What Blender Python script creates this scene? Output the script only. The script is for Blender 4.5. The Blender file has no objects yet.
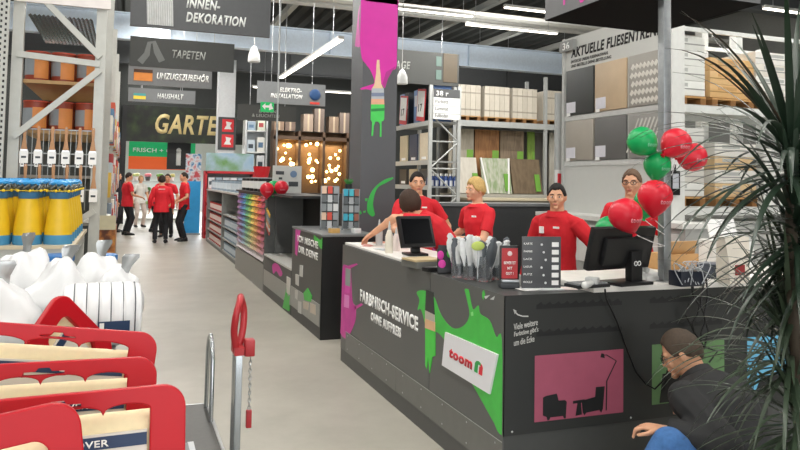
import bpy, bmesh, math, random
from mathutils import Vector, Matrix, Quaternion, noise
random.seed(7)
SC = bpy.context.scene
COL = SC.collection
V = Vector
PI = math.pi

# ---------------------------------------------------------------- camera
def make_camera():
    pit, rol, yaw = 0.0495365, 0.0183955, 0.3598547
    fw = V((math.sin(yaw) * math.cos(pit), math.cos(yaw) * math.cos(pit), math.sin(pit)))
    r = V((math.cos(yaw), -math.sin(yaw), 0)); u = r.cross(fw)
    R = math.cos(rol) * r + math.sin(rol) * u
    U = -math.sin(rol) * r + math.cos(rol) * u
    cd = bpy.data.cameras.new('camera'); c = bpy.data.objects.new('camera', cd); COL.objects.link(c)
    cd.sensor_width = 36; cd.lens = 36 * 720.87 / 800
    cd.shift_y = -(225 - 145.85) / 800
    cd.clip_start = 0.05; cd.clip_end = 200
    m = Matrix((R, U, -fw)).transposed().to_4x4(); m.translation = (0, 0, 1.65)
    c.matrix_world = m
    SC.camera = c
make_camera()

# ---------------------------------------------------------------- world, exposure, big lamps
SC.view_settings.view_transform = 'Standard'; SC.view_settings.look = 'None'
SC.view_settings.gamma = 1.0; SC.view_settings.use_curve_mapping = False
SC.view_settings.exposure = 0.0
w = bpy.data.worlds.new('world'); SC.world = w; w.use_nodes = True
bg = w.node_tree.nodes['Background']; bg.inputs[0].default_value = (0.9, 0.95, 1.0, 1); bg.inputs[1].default_value = 0.6

def area(name, loc, sx, sy, power, col=(1, 0.97, 0.92), rot=(0, 0, 0)):
    l = bpy.data.lights.new(name, 'AREA'); l.shape = 'RECTANGLE'; l.size = sx; l.size_y = sy
    l.energy = power; l.color = col
    o = bpy.data.objects.new(name, l); COL.objects.link(o); o.location = loc; o.rotation_euler = rot
    return o
# the hall's rows of strip luminaires (their fittings are built with the ceiling)
LAMP_ROWS_Y = [(0.6, -4.0, 32.0, 5.72), (4.6, 0.5, 6.6, 5.72), (9.2, -3.0, 13.0, 5.72), (-4.6, -4.0, 30.0, 5.72)]   # x, y0, y1, z
for (lx, y0, y1, lz) in LAMP_ROWS_Y:
    area('strip_light', (lx, (y0 + y1) / 2, lz - 0.03), 0.16, y1 - y0, 25.0 * (y1 - y0))
    area('strip_uplight', (lx, (y0 + y1) / 2, lz + 0.1), 0.14, y1 - y0, 10.0 * (y1 - y0), rot=(math.pi, 0, 0))
# daylight of the garden hall beyond the far opening
area('garden_daylight', (2.0, 34.0, 4.6), 6.0, 4.0, 1500, (0.95, 0.98, 1.0), (math.radians(-35), 0, 0))
area('camera_fill_light', (1.0, -5.85, 2.4), 12.0, 3.6, 520, (0.97, 0.98, 1.0), (math.radians(90), 0, 0))  # added fill behind the camera for surfaces facing it; that wall has no opening
# ---------------------------------------------------------------- materials
def lin(h):
    h = h.lstrip('#'); o = []
    for i in (0, 2, 4):
        c = int(h[i:i + 2], 16) / 255
        o.append(c / 12.92 if c <= 0.04045 else ((c + 0.055) / 1.055) ** 2.4)
    return (o[0], o[1], o[2], 1)
MATS = {}
def M(hexc, rough=0.5, metal=0.0, noise=0.10, scale=14.0, emit=0.0, trans=0.0, spec=0.5, bump=0.0, coat=0.0):
    key = (hexc, rough, metal, noise, scale, emit, trans, spec, bump, coat)
    if key in MATS: return MATS[key]
    m = bpy.data.materials.new('surface_' + hexc.strip('#')); m.use_nodes = True
    nt = m.node_tree; b = nt.nodes['Principled BSDF']; c = lin(hexc)
    b.inputs['Roughness'].default_value = rough; b.inputs['Metallic'].default_value = metal
    b.inputs['Specular IOR Level'].default_value = spec
    tc = nt.nodes.new('ShaderNodeTexCoord'); nz = nt.nodes.new('ShaderNodeTexNoise')
    nz.inputs['Scale'].default_value = scale; nz.inputs['Detail'].default_value = 3
    nt.links.new(tc.outputs['Object'], nz.inputs['Vector'])
    mx = nt.nodes.new('ShaderNodeMix'); mx.data_type = 'RGBA'
    nt.links.new(nz.outputs['Fac'], mx.inputs['Factor'])
    mx.inputs['A'].default_value = tuple(x * (1 - noise) for x in c[:3]) + (1,)
    mx.inputs['B'].default_value = tuple(min(1, x * (1 + noise)) for x in c[:3]) + (1,)
    nt.links.new(mx.outputs['Result'], b.inputs['Base Color'])
    if emit:
        b.inputs['Emission Color'].default_value = c; b.inputs['Emission Strength'].default_value = emit
    if trans: b.inputs['Transmission Weight'].default_value = trans
    if coat: b.inputs['Coat Weight'].default_value = coat
    if bump:
        bp = nt.nodes.new('ShaderNodeBump'); bp.inputs['Strength'].default_value = bump
        nt.links.new(nz.outputs['Fac'], bp.inputs['Height']); nt.links.new(bp.outputs['Normal'], b.inputs['Normal'])
    MATS[key] = m
    return m
def ramp_mat(name, stops, axis='Z', scale=1.0, wave=None, rough=0.5, noise=0.0, voronoi=0):
    """stripes / blocks of colour across one object axis"""
    m = bpy.data.materials.new(name); m.use_nodes = True; nt = m.node_tree; b = nt.nodes['Principled BSDF']
    b.inputs['Roughness'].default_value = rough
    tc = nt.nodes.new('ShaderNodeTexCoord')
    if voronoi:
        t = nt.nodes.new('ShaderNodeTexVoronoi'); t.inputs['Scale'].default_value = voronoi
        nt.links.new(tc.outputs['Object'], t.inputs['Vector'])
        s = nt.nodes.new('ShaderNodeSeparateColor'); nt.links.new(t.outputs['Color'], s.inputs[0]); src = s.outputs[0]
    else:
        t = nt.nodes.new('ShaderNodeTexNoise'); t.inputs['Scale'].default_value = scale; t.inputs['Detail'].default_value = 5
        nt.links.new(tc.outputs['Object'], t.inputs['Vector']); src = t.outputs['Fac']
    r = nt.nodes.new('ShaderNodeValToRGB'); e = r.color_ramp.elements
    while len(e) < len(stops): e.new(0.5)
    for i, (p, h) in enumerate(stops):
        e[i].position = p; e[i].color = lin(h)
    if voronoi: r.color_ramp.interpolation = 'CONSTANT'
    nt.links.new(src, r.inputs['Fac']); nt.links.new(r.outputs['Color'], b.inputs['Base Color'])
    return m

WHITE = M('#e9e7e2', 0.5); PAPER = M('#f4f4f2', 0.6, noise=0.03); BLACK = M('#141416', 0.4); DARK = M('#2b2c2d', 0.5)
GREY = M('#5c5d5e', 0.45); MID = M('#8b8d8e', 0.5); RACK = M('#b9bab4', 0.45, 0.25); STEEL = M('#c3c6c8', 0.28, 0.9)
GALV = M('#9fa3a5', 0.4, 0.75, 0.2, 30); SIGN = M('#4d4f51', 0.5); SIGN2 = M('#3a3c3a', 0.5); SIGN3 = M('#77797b', 0.5)
REDP = M('#d01222', 0.32, coat=0.3); REDC = M('#dc1f2e', 0.75, noise=0.14, scale=7, bump=0.5); PINK = M('#d63aa4', 0.45)
GREENP = M('#3fbf45', 0.4); WOOD = M('#c69a63', 0.6, noise=0.25, scale=20); PALE = M('#d8c9a8', 0.6, noise=0.12)
KRAFT = M('#c29662', 0.7, noise=0.1); CREAM = M('#efe2b8', 0.75, noise=0.08, scale=60, bump=0.15); NAVY = M('#1d3558', 0.5)
BLUE = M('#2f86c4', 0.4); YELL = M('#e8bf1d', 0.35); SKIN = M('#dca684', 0.5, noise=0.05); SKIN2 = M('#cf9472', 0.5, noise=0.05)
BRICK = M('#a8442a', 0.5); ORANGE = M('#d07c3c', 0.5); WHITEGLOSS = M('#f2f3f4', 0.2, noise=0.03)
LAMP = M('#fff6e6', 0.5, emit=5.0); WARM = M('#ffd58a', 0.4, emit=9.0); JEANS = M('#4472ac', 0.85, noise=0.3, scale=50)
LOGORED = M('#d3122a', 0.4); LEAFGREEN = M('#1fa04a', 0.4)

# ---------------------------------------------------------------- mesh builder
class MB:
    def __init__(s): s.bm = bmesh.new(); s.mi = 0
    def add(s, vs, fs):
        b = [s.bm.verts.new(v) for v in vs]; out = []
        for f in fs:
            try:
                q = s.bm.faces.new([b[i] for i in f]); q.material_index = s.mi; out.append(q)
            except ValueError: pass
        return b
    def box(s, x0, x1, y0, y1, z0, z1):
        s.add([(x0,y0,z0),(x1,y0,z0),(x1,y1,z0),(x0,y1,z0),(x0,y0,z1),(x1,y0,z1),(x1,y1,z1),(x0,y1,z1)],
              [(3,2,1,0),(4,5,6,7),(0,1,5,4),(1,2,6,5),(2,3,7,6),(3,0,4,7)]); return s
    def obox(s, c, size, R=None):
        c = V(c); h = V(size) / 2; R = R or Matrix.Identity(3)
        vs = [c + R @ V((h.x*a, h.y*b, h.z*d)) for d in (-1,1) for a, b in ((-1,-1),(1,-1),(1,1),(-1,1))]
        s.add(vs, [(3,2,1,0),(4,5,6,7),(0,1,5,4),(1,2,6,5),(2,3,7,6),(3,0,4,7)]); return s
    def loft(s, rings, cap=True, closed=True):
        n = len(rings[0]); vs = [v for r in rings for v in r]; fs = []
        for k in range(len(rings) - 1):
            for i in range(n if closed else n - 1):
                j = (i + 1) % n; fs.append((k*n+i, k*n+j, (k+1)*n+j, (k+1)*n+i))
        if cap:
            fs.append(tuple(range(n))[::-1]); fs.append(tuple((len(rings)-1)*n + i for i in range(n)))
        s.add(vs, fs); return s
    def cone(s, p1, r1, p2, r2, seg=10):
        p1, p2 = V(p1), V(p2); d = (p2 - p1).normalized()
        a = d.orthogonal().normalized(); b = d.cross(a)
        s.loft([[p + (a*math.cos(t) + b*math.sin(t))*r for t in [2*PI*i/seg for i in range(seg)]] for p, r in ((p1, r1), (p2, r2))]); return s
    def cap(s, p1, r1, p2, r2, seg=12):
        s.cone(p1, r1, p2, r2, seg); s.sph(p1, (r1,)*3, seg, 8); s.sph(p2, (r2,)*3, seg, 8); return s
    def tube(s, pts, r, seg=8, cap=True):
        pts = [V(p) for p in pts]; rs = r if isinstance(r, (list, tuple)) else [r]*len(pts); rings = []; a = None
        for i, p in enumerate(pts):
            d = (pts[min(i+1, len(pts)-1)] - pts[max(i-1, 0)]).normalized()
            if a is None: a = d.orthogonal().normalized()
            else: a = (a - d*a.dot(d)).normalized()
            b = d.cross(a)
            rings.append([p + (a*math.cos(2*PI*k/seg) + b*math.sin(2*PI*k/seg))*rs[i] for k in range(seg)])
        s.loft(rings, cap); return s
    def sph(s, c, r, seg=14, rings=10, R=None):
        c = V(c); R = R or Matrix.Identity(3)
        if not isinstance(r, (list, tuple)): r = (r,)*3
        vs = [c + R @ V((0,0,-r[2]))]
        for k in range(1, rings):
            f = -PI/2 + PI*k/rings
            for i in range(seg):
                t = 2*PI*i/seg; vs.append(c + R @ V((r[0]*math.cos(f)*math.cos(t), r[1]*math.cos(f)*math.sin(t), r[2]*math.sin(f))))
        vs.append(c + R @ V((0,0,r[2]))); n = len(vs) - 1; fs = []
        for i in range(seg):
            j = (i+1) % seg; fs.append((0, 1+j, 1+i)); fs.append((n, n-seg+i, n-seg+j))
            for k in range(rings-2): fs.append((1+k*seg+i, 1+k*seg+j, 1+(k+1)*seg+j, 1+(k+1)*seg+i))
        s.add(vs, fs); return s
    def lathe(s, prof, c=(0,0,0), seg=20, cap=True):
        c = V(c); s.loft([[c + V((r*math.cos(2*PI*i/seg), r*math.sin(2*PI*i/seg), z)) for i in range(seg)] for r, z in prof], cap); return s
    def prism(s, pts, vec):
        pts = [V(p) for p in pts]; vec = V(vec); n = len(pts)
        s.add(pts + [p + vec for p in pts], [tuple(range(n))[::-1], tuple(range(n, 2*n))] + [(i, (i+1) % n, n+(i+1) % n, n+i) for i in range(n)]); return s
    def build(s, name, mats, parent=None, bevel=0, ang=40, smooth=True, loc=None):
        bm = s.bm
        bmesh.ops.recalc_face_normals(bm, faces=bm.faces[:])
        if bevel:
            bmesh.ops.bevel(bm, geom=[e for e in bm.edges if e.is_manifold and e.calc_face_angle(0) > 0.5], offset=bevel, segments=2, affect='EDGES', profile=0.6, clamp_overlap=True)
        me = bpy.data.meshes.new(name); bm.to_mesh(me); bm.free()
        for m in (mats if isinstance(mats, (list, tuple)) else [mats]): me.materials.append(m)
        if smooth:
            me.polygons.foreach_set('use_smooth', [True]*len(me.polygons)); me.set_sharp_from_angle(angle=math.radians(ang))
        return link(name, me, parent, loc)
def link(name, me, parent=None, loc=None):
    o = bpy.data.objects.new(name, me); COL.objects.link(o)
    if parent: o.parent = parent
    if loc: o.location = loc
    return o
def tag(o, label=None, cat=None, group=None, kind=None):
    if label: o['label'] = label
    if cat: o['category'] = cat
    if group: o['group'] = group
    if kind: o['kind'] = kind
    return o
def thing(name, label, cat, loc=(0,0,0), rz=0.0, group=None, kind=None):
    o = bpy.data.objects.new(name, None); COL.objects.link(o); o.empty_display_size = 0.1
    o.location = loc; o.rotation_euler = (0, 0, rz)
    return tag(o, label, cat, group, kind)
def dup(root, loc, rz=None, label=None, group=None):
    r = root.copy(); COL.objects.link(r); r.location = loc
    if rz is not None: r.rotation_euler = (0, 0, rz)
    if label: r['label'] = label
    if group: r['group'] = group
    for ch in root.children:
        c = ch.copy(); COL.objects.link(c); c.parent = r
        for g in ch.children:
            d = g.copy(); COL.objects.link(d); d.parent = c
    return r
def struct(o): o['kind'] = 'structure'; return o
ORD = ['first', 'second', 'third', 'fourth', 'fifth', 'sixth', 'seventh', 'eighth', 'ninth', 'tenth', 'eleventh', 'twelfth', 'thirteenth', 'fourteenth', 'fifteenth']

FACES = {'-x': (V((0,-1,0)), V((0,0,1))), '-y': (V((1,0,0)), V((0,0,1))), '+z': (V((1,0,0)), V((0,1,0)))}
def text(parent, s, o, w, h, face='-y', mat=None, bold=0.02, shear=0.0, name='lettering', align='l', vecs=None, thick=0.002):
    """lettering fitted to w x h metres, lower-left corner o, standing on the named face"""
    cu = bpy.data.curves.new('t', 'FONT'); cu.body = s; cu.size = 1; cu.offset = bold; cu.shear = shear; cu.resolution_u = 3
    cu.space_line = 0.95; cu.space_character = 1.0 + bold*3
    t = bpy.data.objects.new('t', cu); COL.objects.link(t)
    me = bpy.data.meshes.new_from_object(t.evaluated_get(bpy.context.evaluated_depsgraph_get()))
    bpy.data.objects.remove(t); bpy.data.curves.remove(cu)
    xs = [v.co.x for v in me.vertices]; ys = [v.co.y for v in me.vertices]
    x0, x1, y0, y1 = min(xs), max(xs), min(ys), max(ys)
    kx, ky = w / (x1 - x0), h / (y1 - y0)
    r, u = vecs or FACES[face]; r, u = V(r), V(u); nrm = r.cross(u).normalized()
    bm = bmesh.new(); bm.from_mesh(me)
    for v in bm.verts: v.co = V(o) + r * ((v.co.x - x0) * kx) + u * ((v.co.y - y0) * ky)
    g = bmesh.ops.extrude_face_region(bm, geom=bm.faces[:])
    for v in g['geom']:
        if isinstance(v, bmesh.types.BMVert): v.co += nrm * thick
    bmesh.ops.recalc_face_normals(bm, faces=bm.faces[:])
    bm.to_mesh(me); bm.free(); me.materials.clear(); me.materials.append(mat or PAPER)
    return link(name, me, parent)
def decal(parent, name, pts, mat, nrm, t=0.0015):
    """a printed shape: an outline standing a hair proud of the face with normal nrm"""
    if 'splash' in name and len(pts) > 6:      # rounded paint outline
        P = [V(p) for p in pts]; n = len(P); o = []
        lo = [min(p[i] for p in P) for i in range(3)]; hi = [max(p[i] for p in P) for i in range(3)]
        for i in range(n):
            a, b_, c, d = P[i-1], P[i], P[(i+1) % n], P[(i+2) % n]
            if any(hi[j] - lo[j] > 1e-4 and abs(b_[j]-c[j]) < 1e-3 and (abs(b_[j]-lo[j]) < 1e-3 or abs(b_[j]-hi[j]) < 1e-3) for j in range(3)): o.append(b_.copy()); continue
            for k in range(4):
                u = k/4; q = 0.5*((2*b_)+(c-a)*u+(2*a-5*b_+4*c-d)*u*u+(3*b_-a-3*c+d)*u**3)
                o.append(V([min(hi[j], max(lo[j], q[j])) for j in range(3)]))
        pts = o
    b = MB(); b.prism(pts, V(nrm) * t); return b.build(name, mat, parent, smooth=False)
def yz(X, pts): return [V((X, a, b)) for a, b in pts]
def xz(Y, pts): return [V((a, Y, b)) for a, b in pts]
def ribbon(pts, ws):
    """2D ribbon outline round a centre line"""
    L, R_ = [], []
    for i, p in enumerate(pts):
        a = V(pts[max(i-1,0)]); b = V(pts[min(i+1,len(pts)-1)]); d = (b - a).normalized(); n = V((-d.y, d.x))
        L.append(tuple(V(p) + n*ws[i])); R_.append(tuple(V(p) - n*ws[i]))
    return L + R_[::-1]
def rotz(a): return Matrix.Rotation(a, 3, 'Z')
def rotx(a): return Matrix.Rotation(a, 3, 'X')
def roty(a): return Matrix.Rotation(a, 3, 'Y')
def smooth_pts(p, n=5):
    o = []; p = [V(a) for a in p]
    for i in range(len(p)-1):
        a, b_, c, d = p[max(0,i-1)], p[i], p[i+1], p[min(len(p)-1,i+2)]
        for k in range(n):
            t_ = k/n; o.append(0.5*((2*b_)+(c-a)*t_+(2*a-5*b_+4*c-d)*t_*t_+(3*b_-a-3*c+d)*t_**3))
    return o + [p[-1]]
# ================================================================ the hall
def floor_mat():
    m = bpy.data.materials.new('polished_concrete'); m.use_nodes = True; nt = m.node_tree; b = nt.nodes['Principled BSDF']
    tc = nt.nodes.new('ShaderNodeTexCoord'); n1 = nt.nodes.new('ShaderNodeTexNoise'); n1.inputs['Scale'].default_value = 1.3; n1.inputs['Detail'].default_value = 8; n1.inputs['Roughness'].default_value = 0.65
    nt.links.new(tc.outputs['Object'], n1.inputs['Vector'])
    r = nt.nodes.new('ShaderNodeValToRGB'); r.color_ramp.elements[0].position = 0.3; r.color_ramp.elements[0].color = lin('#a39f94'); r.color_ramp.elements[1].position = 0.7; r.color_ramp.elements[1].color = lin('#b8b4a9')
    nt.links.new(n1.outputs['Fac'], r.inputs['Fac']); nt.links.new(r.outputs['Color'], b.inputs['Base Color'])
    b.inputs['Roughness'].default_value = 0.38; b.inputs['Specular IOR Level'].default_value = 0.35
    return m
b = MB(); b.box(-9, 17, -6, 38, -0.1, 0); struct(b.build('floor', floor_mat()))
WALLM = M('#8f918f', 0.8)
for n, q in (('wall_left', (-9.2,-9,-6,38)), ('wall_right', (17,17.2,-6,38)), ('wall_front', (-9,17,-6.2,-6))):
    b = MB(); b.box(*q, 0, 7.4); struct(b.build(n, WALLM))
# end wall with the wide opening into the garden hall
b = MB(); b.box(-9, -0.25, 27.2, 27.5, 0, 7.4); b.box(4.3, 17, 27.2, 27.5, 0, 7.4); b.box(-0.25, 4.3, 27.2, 27.5, 4.2, 7.4); struct(b.build('wall_back', M('#3d403f', 0.8)))
b = MB(); b.box(-9, 17, 38, 38.2, 0, 7.4); struct(b.build('wall_garden', M('#d5dad8', 0.8)))
# trapezoidal roof deck
b = MB(); prof = []; x = -9.0; k = 0
while x < 17:
    prof += [(x, 6.9), (x+0.16, 6.9), (x+0.22, 7.05), (x+0.4, 7.05), (x+0.46, 6.9)]; x += 0.46
b.loft([[V((a, y, z)) for a, z in prof] + [V((prof[-1][0], y, 7.4)), V((-9, y, 7.4))] for y in (-6, 38)])
struct(b.build('ceiling', M('#3f4241', 0.7), smooth=False))
BEAM = M('#d6e4f2', 0.45); DKBEAM = M('#55585a', 0.5)
def ibeam_x(name, y, z0, z1, mat, x0=-9, x1=17, fl=0.3):
    b = MB(); c = 0.03
    b.box(x0, x1, y-fl/2, y+fl/2, z0, z0+c); b.box(x0, x1, y-fl/2, y+fl/2, z1-c, z1); b.box(x0, x1, y-0.012, y+0.012, z0+c, z1-c)
    xx = x0 + 1.1
    while xx < x1: b.box(xx, xx+0.03, y-fl/2+0.02, y+fl/2-0.02, z0+c, z1-c); xx += 4.4
    return struct(b.build(name, mat, smooth=False))
ibeam_x('ceiling_beam', 20.0, 5.22, 5.92, BEAM)
ibeam_x('ceiling_beam.001', 8.2, 6.0, 6.7, DKBEAM); ibeam_x('ceiling_beam.002', 14.0, 6.2, 6.75, DKBEAM); ibeam_x('ceiling_beam.003', 25.5, 5.4, 6.3, DKBEAM)
for i, xx in enumerate((-6, -3.2, -0.8, 1.8, 4.4, 7.0, 9.6, 12.2, 14.8)):        # sloping roof purlins under the deck
    b = MB(); b.box(xx-0.09, xx+0.09, -6, 38, 6.72, 6.9); struct(b.build('roof_purlin' + ('' if not i else '.%03d' % i), M('#b9bcb8', 0.5), smooth=False))
# cable trays running across the hall
for i, (yy, zz, c) in enumerate(((16.6, 5.95, '#cfd0cc'), (17.3, 6.15, '#b79f8c'), (18.2, 6.2, '#d9dad6'), (12.2, 6.3, '#85888a'))):
    b = MB(); b.box(-9, 17, yy-0.15, yy+0.15, zz, zz+0.02); b.box(-9, 17, yy-0.16, yy-0.145, zz, zz+0.09); b.box(-9, 17, yy+0.145, yy+0.16, zz, zz+0.09)
    struct(b.build('cable_tray' + ('' if not i else '.%03d' % i), M(c, 0.5), smooth=False))
# white building column with two red safety notices
b = MB(); b.box(2.46, 2.95, 22, 22.5, 0, 5.22); struct(b.build('column', M('#dfe3e6', 0.5)))
t = thing('fire_notice_board', 'grey notice board with two red pictogram signs on the white column', 'sign', (2.49, 21.96, 2.5))
b = MB(); b.box(-0.02, 0.5, 0, 0.035, 0, 0.98); b.build('board', M('#4b4e50'), t)
for k, z in enumerate((0.08, 0.54)):
    p = MB().box(0.09, 0.43, -0.01, 0, z, z+0.38).build('red_sign', M('#e0323a'), t)
    decal(p, 'pictogram', xz(-0.01, [(0.15, z+0.08), (0.37, z+0.08), (0.32, z+0.18), (0.37, z+0.28), (0.2, z+0.31), (0.22, z+0.2)]), PAPER, (0,-1,0), 0.004)
# strip luminaires: one fitting per row piece
def strip_fit(name, x0, x1, y0, y1, z, label, grp=None):
    t = thing(name, label, 'ceiling light', ((x0+x1)/2, (y0+y1)/2, z), 0, grp); hx, hy = (x1-x0)/2, (y1-y0)/2
    MB().box(-hx, hx, -hy, hy, 0.02, 0.08).build('housing', M('#d8d8d4'), t)
    MB().box(-hx*0.98, hx*0.98, -hy*0.98, hy*0.98, 0.0, 0.02).build('diffuser', LAMP, t)
    rl = 6.9 - z
    for sx in (-0.8, 0.8): MB().cone((hx*sx if hx > hy else 0, hy*sx if hy > hx else 0, 0.08), 0.008, (hx*sx if hx > hy else 0, hy*sx if hy > hx else 0, rl), 0.008, 6).build('hanger', STEEL, t)
    return t
strip_fit('strip_luminaire', 3.89, 4.01, 14.0, 20.2, 4.5, 'long white strip light hanging low along the hall left of the paint column')
XL = [(7.6, 9.6, 13.86, 5.5, 'upper right strip light left of the overhead sign box'), (5.0, 7.5, 15.2, 5.56, 'strip light over the laminate racks nearest the column'), (7.6, 10.2, 15.78, 5.5, 'strip light above the low end of the blue steel beam'),
      (2.2, 3.9, 14.5, 5.75, 'white strip light at the top edge left of the paint column'), (12.0, 14.5, 11.0, 5.3, 'strip light above the pallet racks at upper right'), (8.3, 11.0, 21.2, 5.6, 'strip light behind the blue beam over laminate pallets'),
      (11.3, 14, 20.8, 5.6, 'strip light beyond the blue beam beside the tile display'), (3.6, 7.5, 23.0, 4.55, 'strip light over the glowing lamp display'), (0.2, 2.3, 15.3, 6.15, 'strip light behind the topmost aisle sign')]
for i, (x0, x1, yy, zz, lb) in enumerate(XL):
    area('strip_light', ((x0+x1)/2, yy, zz-0.02), x1-x0, 0.08, 30*(x1-x0)); area('strip_light', ((x0+x1)/2, yy+0.06, zz+0.05), x1-x0, 0.06, 14*(x1-x0), rot=(PI/2, 0, 0))
    strip_fit('strip_luminaire', x0, x1, yy-0.05, yy+0.05, zz, lb)
for i, (lx, y0, y1, lz) in enumerate(LAMP_ROWS_Y):
    strip_fit('lamp_row', lx-0.08, lx+0.08, y0, y1, lz, ['strip light row running above the customer aisle', 'strip light row running above the service counter', 'strip light row over the tile display side', 'strip light row over the left hand racks'][i])
# small white pendant loudspeakers on cords
def pendant(loc, label, r=0.13):
    t = thing('pendant_speaker', label, 'loudspeaker', loc); L = 6.7 - loc[2]
    MB().lathe([(r*0.95, 0), (r, 0.02), (r*0.9, 0.16), (r*0.45, 0.3), (0.02, 0.34)], seg=16).build('shell', M('#eef0f0', 0.4), t)
    MB().cone((0,0,0.33), 0.008, (0,0,L), 0.008, 6).build('cord', M('#dcdcdc'), t)
pendant((2.369, 15, 4.075), 'white pendant loudspeaker right of the wallpaper sign')
pendant((5.664, 15, 3.83), 'white pendant loudspeaker in front of the laminate pallets')
# thin hanging steel rod with green exit sign
t = thing('exit_sign', 'green emergency exit sign hung on a thin grey rod', 'sign', (2.39, 13.44, 2.903)); b = MB()
b.box(-0.12, 0.12, -0.03, 0.03, 0, 0.18); b.build('sign_box', M('#18a558', emit=0.5), t)
decal(t, 'running_figure', xz(-0.031, [(-0.1,0.1),(-0.04,0.16),(-0.04,0.12),(0.03,0.12),(0.05,0.16),(0.08,0.16),(0.08,0.12),(0.11,0.06),(0.07,0.05),(0.03,0.03),(0.03,0.08),(-0.04,0.08),(-0.04,0.04)]), PAPER, (0,-1,0), 0.003)
t = thing('support_rod', 'tall thin grey rod rising from the paint shelf beside the exit sign', 'rod', (2.58, 13.4, 0))
MB().cone((0,0,0), 0.014, (0.0,0,6.9), 0.02, 8).build('rod', M('#b8bcbe', 0.4, 0.4), t); MB().cone((0,0,0), 0.08, (0,0,0.02), 0.08, 16).build('foot_plate', GALV, t)

# ---------------------------------------------------------------- hanging aisle signs
def hang_sign(name, label, x0, x1, y, z0, z1, mat, wires=True, top=6.9):
    t = thing(name, label, 'sign', ((x0+x1)/2, y, z0)); hw = (x1-x0)/2; h = z1-z0
    MB().box(-hw, hw, 0, 0.05, 0, h).build('panel', mat, t)
    for sx in (-0.6, 0.6): MB().cone((hw*sx, 0.025, h), 0.006, (hw*sx, 0.025, top-z0), 0.006, 6).build('hanger', STEEL, t)
    return t, hw, h
LT = M('#d9dcd9', 0.5, noise=0.02)
t, hw, h = hang_sign('aisle_sign', 'dark grey hanging sign reading INNENDEKORATION, nearest and topmost of the aisle signs', -0.04, 1.61, 9.0, 3.43, 4.05, SIGN)
text(t, 'INNEN-', (hw-1.02, -0.001, 0.275), 0.40, 0.12, '-y', LT, 0.035, 0.22); text(t, 'DEKORATION', (hw-1.02, -0.001, 0.10), 0.72, 0.125, '-y', LT, 0.035, 0.22)
b = MB(); b.loft([[V((-hw+0.17+0.3*i/24+0.02*(1-k), -0.004-0.006*(i % 2), 0.03+0.42*k)) for i in range(25)] for k in (0, 1)], cap=False, closed=False); c = b.build('curtain_picture', M('#b9bbba', 0.6, noise=0.2), t, smooth=False)
t, hw, h = hang_sign('aisle_sign', 'black hanging sign reading TAPETEN with a folded wallpaper picture', -0.04, 1.57, 12.0, 3.39, 3.86, SIGN2)
text(t, 'TAPETEN', (-0.17, -0.001, 0.17), 0.52, 0.13, '-y', M('#a9aca8'), 0.02, 0.22)
decal(t, 'wallpaper_picture', xz(-0.001, ribbon([(-0.65,0.06),(-0.55,0.2),(-0.52,0.38),(-0.45,0.4),(-0.40,0.25),(-0.32,0.1)], [0.05,0.045,0.03,0.03,0.05,0.05])), M('#6d706e'), (0,-1,0), 0.004)
t, hw, h = hang_sign('aisle_sign', 'mid grey hanging sign reading UMZUGSZUBEHÖR with an orange moving box', -0.06, 1.5, 14.7, 3.42, 3.80, SIGN3, top=6.9)
text(t, 'UMZUGSZUBEHÖR', (-0.26, -0.001, 0.13), 0.98, 0.16, '-y', PAPER, 0.03, 0.22)
c = MB().box(-0.68, -0.34, -0.012, 0, 0.08, 0.24).build('moving_box_picture', M('#e08a3c'), t); MB().box(-0.68, -0.34, -0.016, -0.012, 0.24, 0.3).build('box_flap_picture', M('#4a2c14'), c)
t, hw, h = hang_sign('aisle_sign', 'mid grey hanging sign reading HAUSHALT with a sponge picture', -0.06, 1.5, 18.5, 3.47, 3.80, M('#6b6e70'))
text(t, 'HAUSHALT', (-0.12, -0.001, 0.1), 0.62, 0.13, '-y', M('#cfd2d0'), 0.02, 0.22)
c = MB().box(-0.66, -0.38, -0.012, 0, 0.06, 0.14).build('sponge_picture', M('#d8bd3a'), t); MB().box(-0.66, -0.38, -0.014, 0, 0.14, 0.2).build('scourer_picture', M('#3f8f8c'), c)
t, hw, h = hang_sign('aisle_sign', 'flat black hanging sign with small white lettering over the garden entrance sign', -0.1, 1.9, 24.2, 4.0, 4.32, M('#232524'))
text(t, 'RENOVIERUNG  + WERKZEUGE', (-0.95, -0.001, 0.12), 1.5, 0.1, '-y', LT, 0.02)
# the garden entrance sign
t = thing('garden_sign', 'wide black sign with golden GARTEN lettering above the far opening', 'sign', (2.0, 27.1, 2.9))
MB().box(-2.1, 2.1, -0.06, 0.1, 0, 1.28).build('panel', ramp_mat('dark_leaves', [(0.4, '#0d0f0c'), (0.6, '#1f2a15'), (0.75, '#34421f')], scale=3.0), t)
text(t, 'GARTEN', (-1.15, -0.062, 0.3), 2.7, 0.72, '-y', M('#d9c58c', 0.5), 0.03, 0.2)
MB().box(-2.25, -2.1, -0.06, 0.14, -2.9, 1.28).build('portal_post', BLACK, t); MB().box(2.1, 2.25, -0.06, 0.14, -2.9, 1.28).build('portal_post', BLACK, t)
t, hw, h = hang_sign('aisle_sign', 'grey hanging sign reading ELEKTROINSTALLATION with a blue globe emblem', 2.62, 4.17, 16.0, 3.34, 3.83, M('#7d8082'))
text(t, 'ELEKTRO-', (-0.28, -0.001, 0.27), 0.5, 0.1, '-y', PAPER, 0.03, 0.22); text(t, 'INSTALLATION', (-0.48, -0.001, 0.13), 0.72, 0.1, '-y', PAPER, 0.03, 0.22)
c = MB().sph((0.53, -0.01, 0.25), (0.13, 0.03, 0.13)).build('globe_emblem', M('#2a4f80'), t); MB().box(0.42, 0.64, -0.012, 0, 0.03, 0.08).build('red_caption', M('#d8463a'), c)
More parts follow.
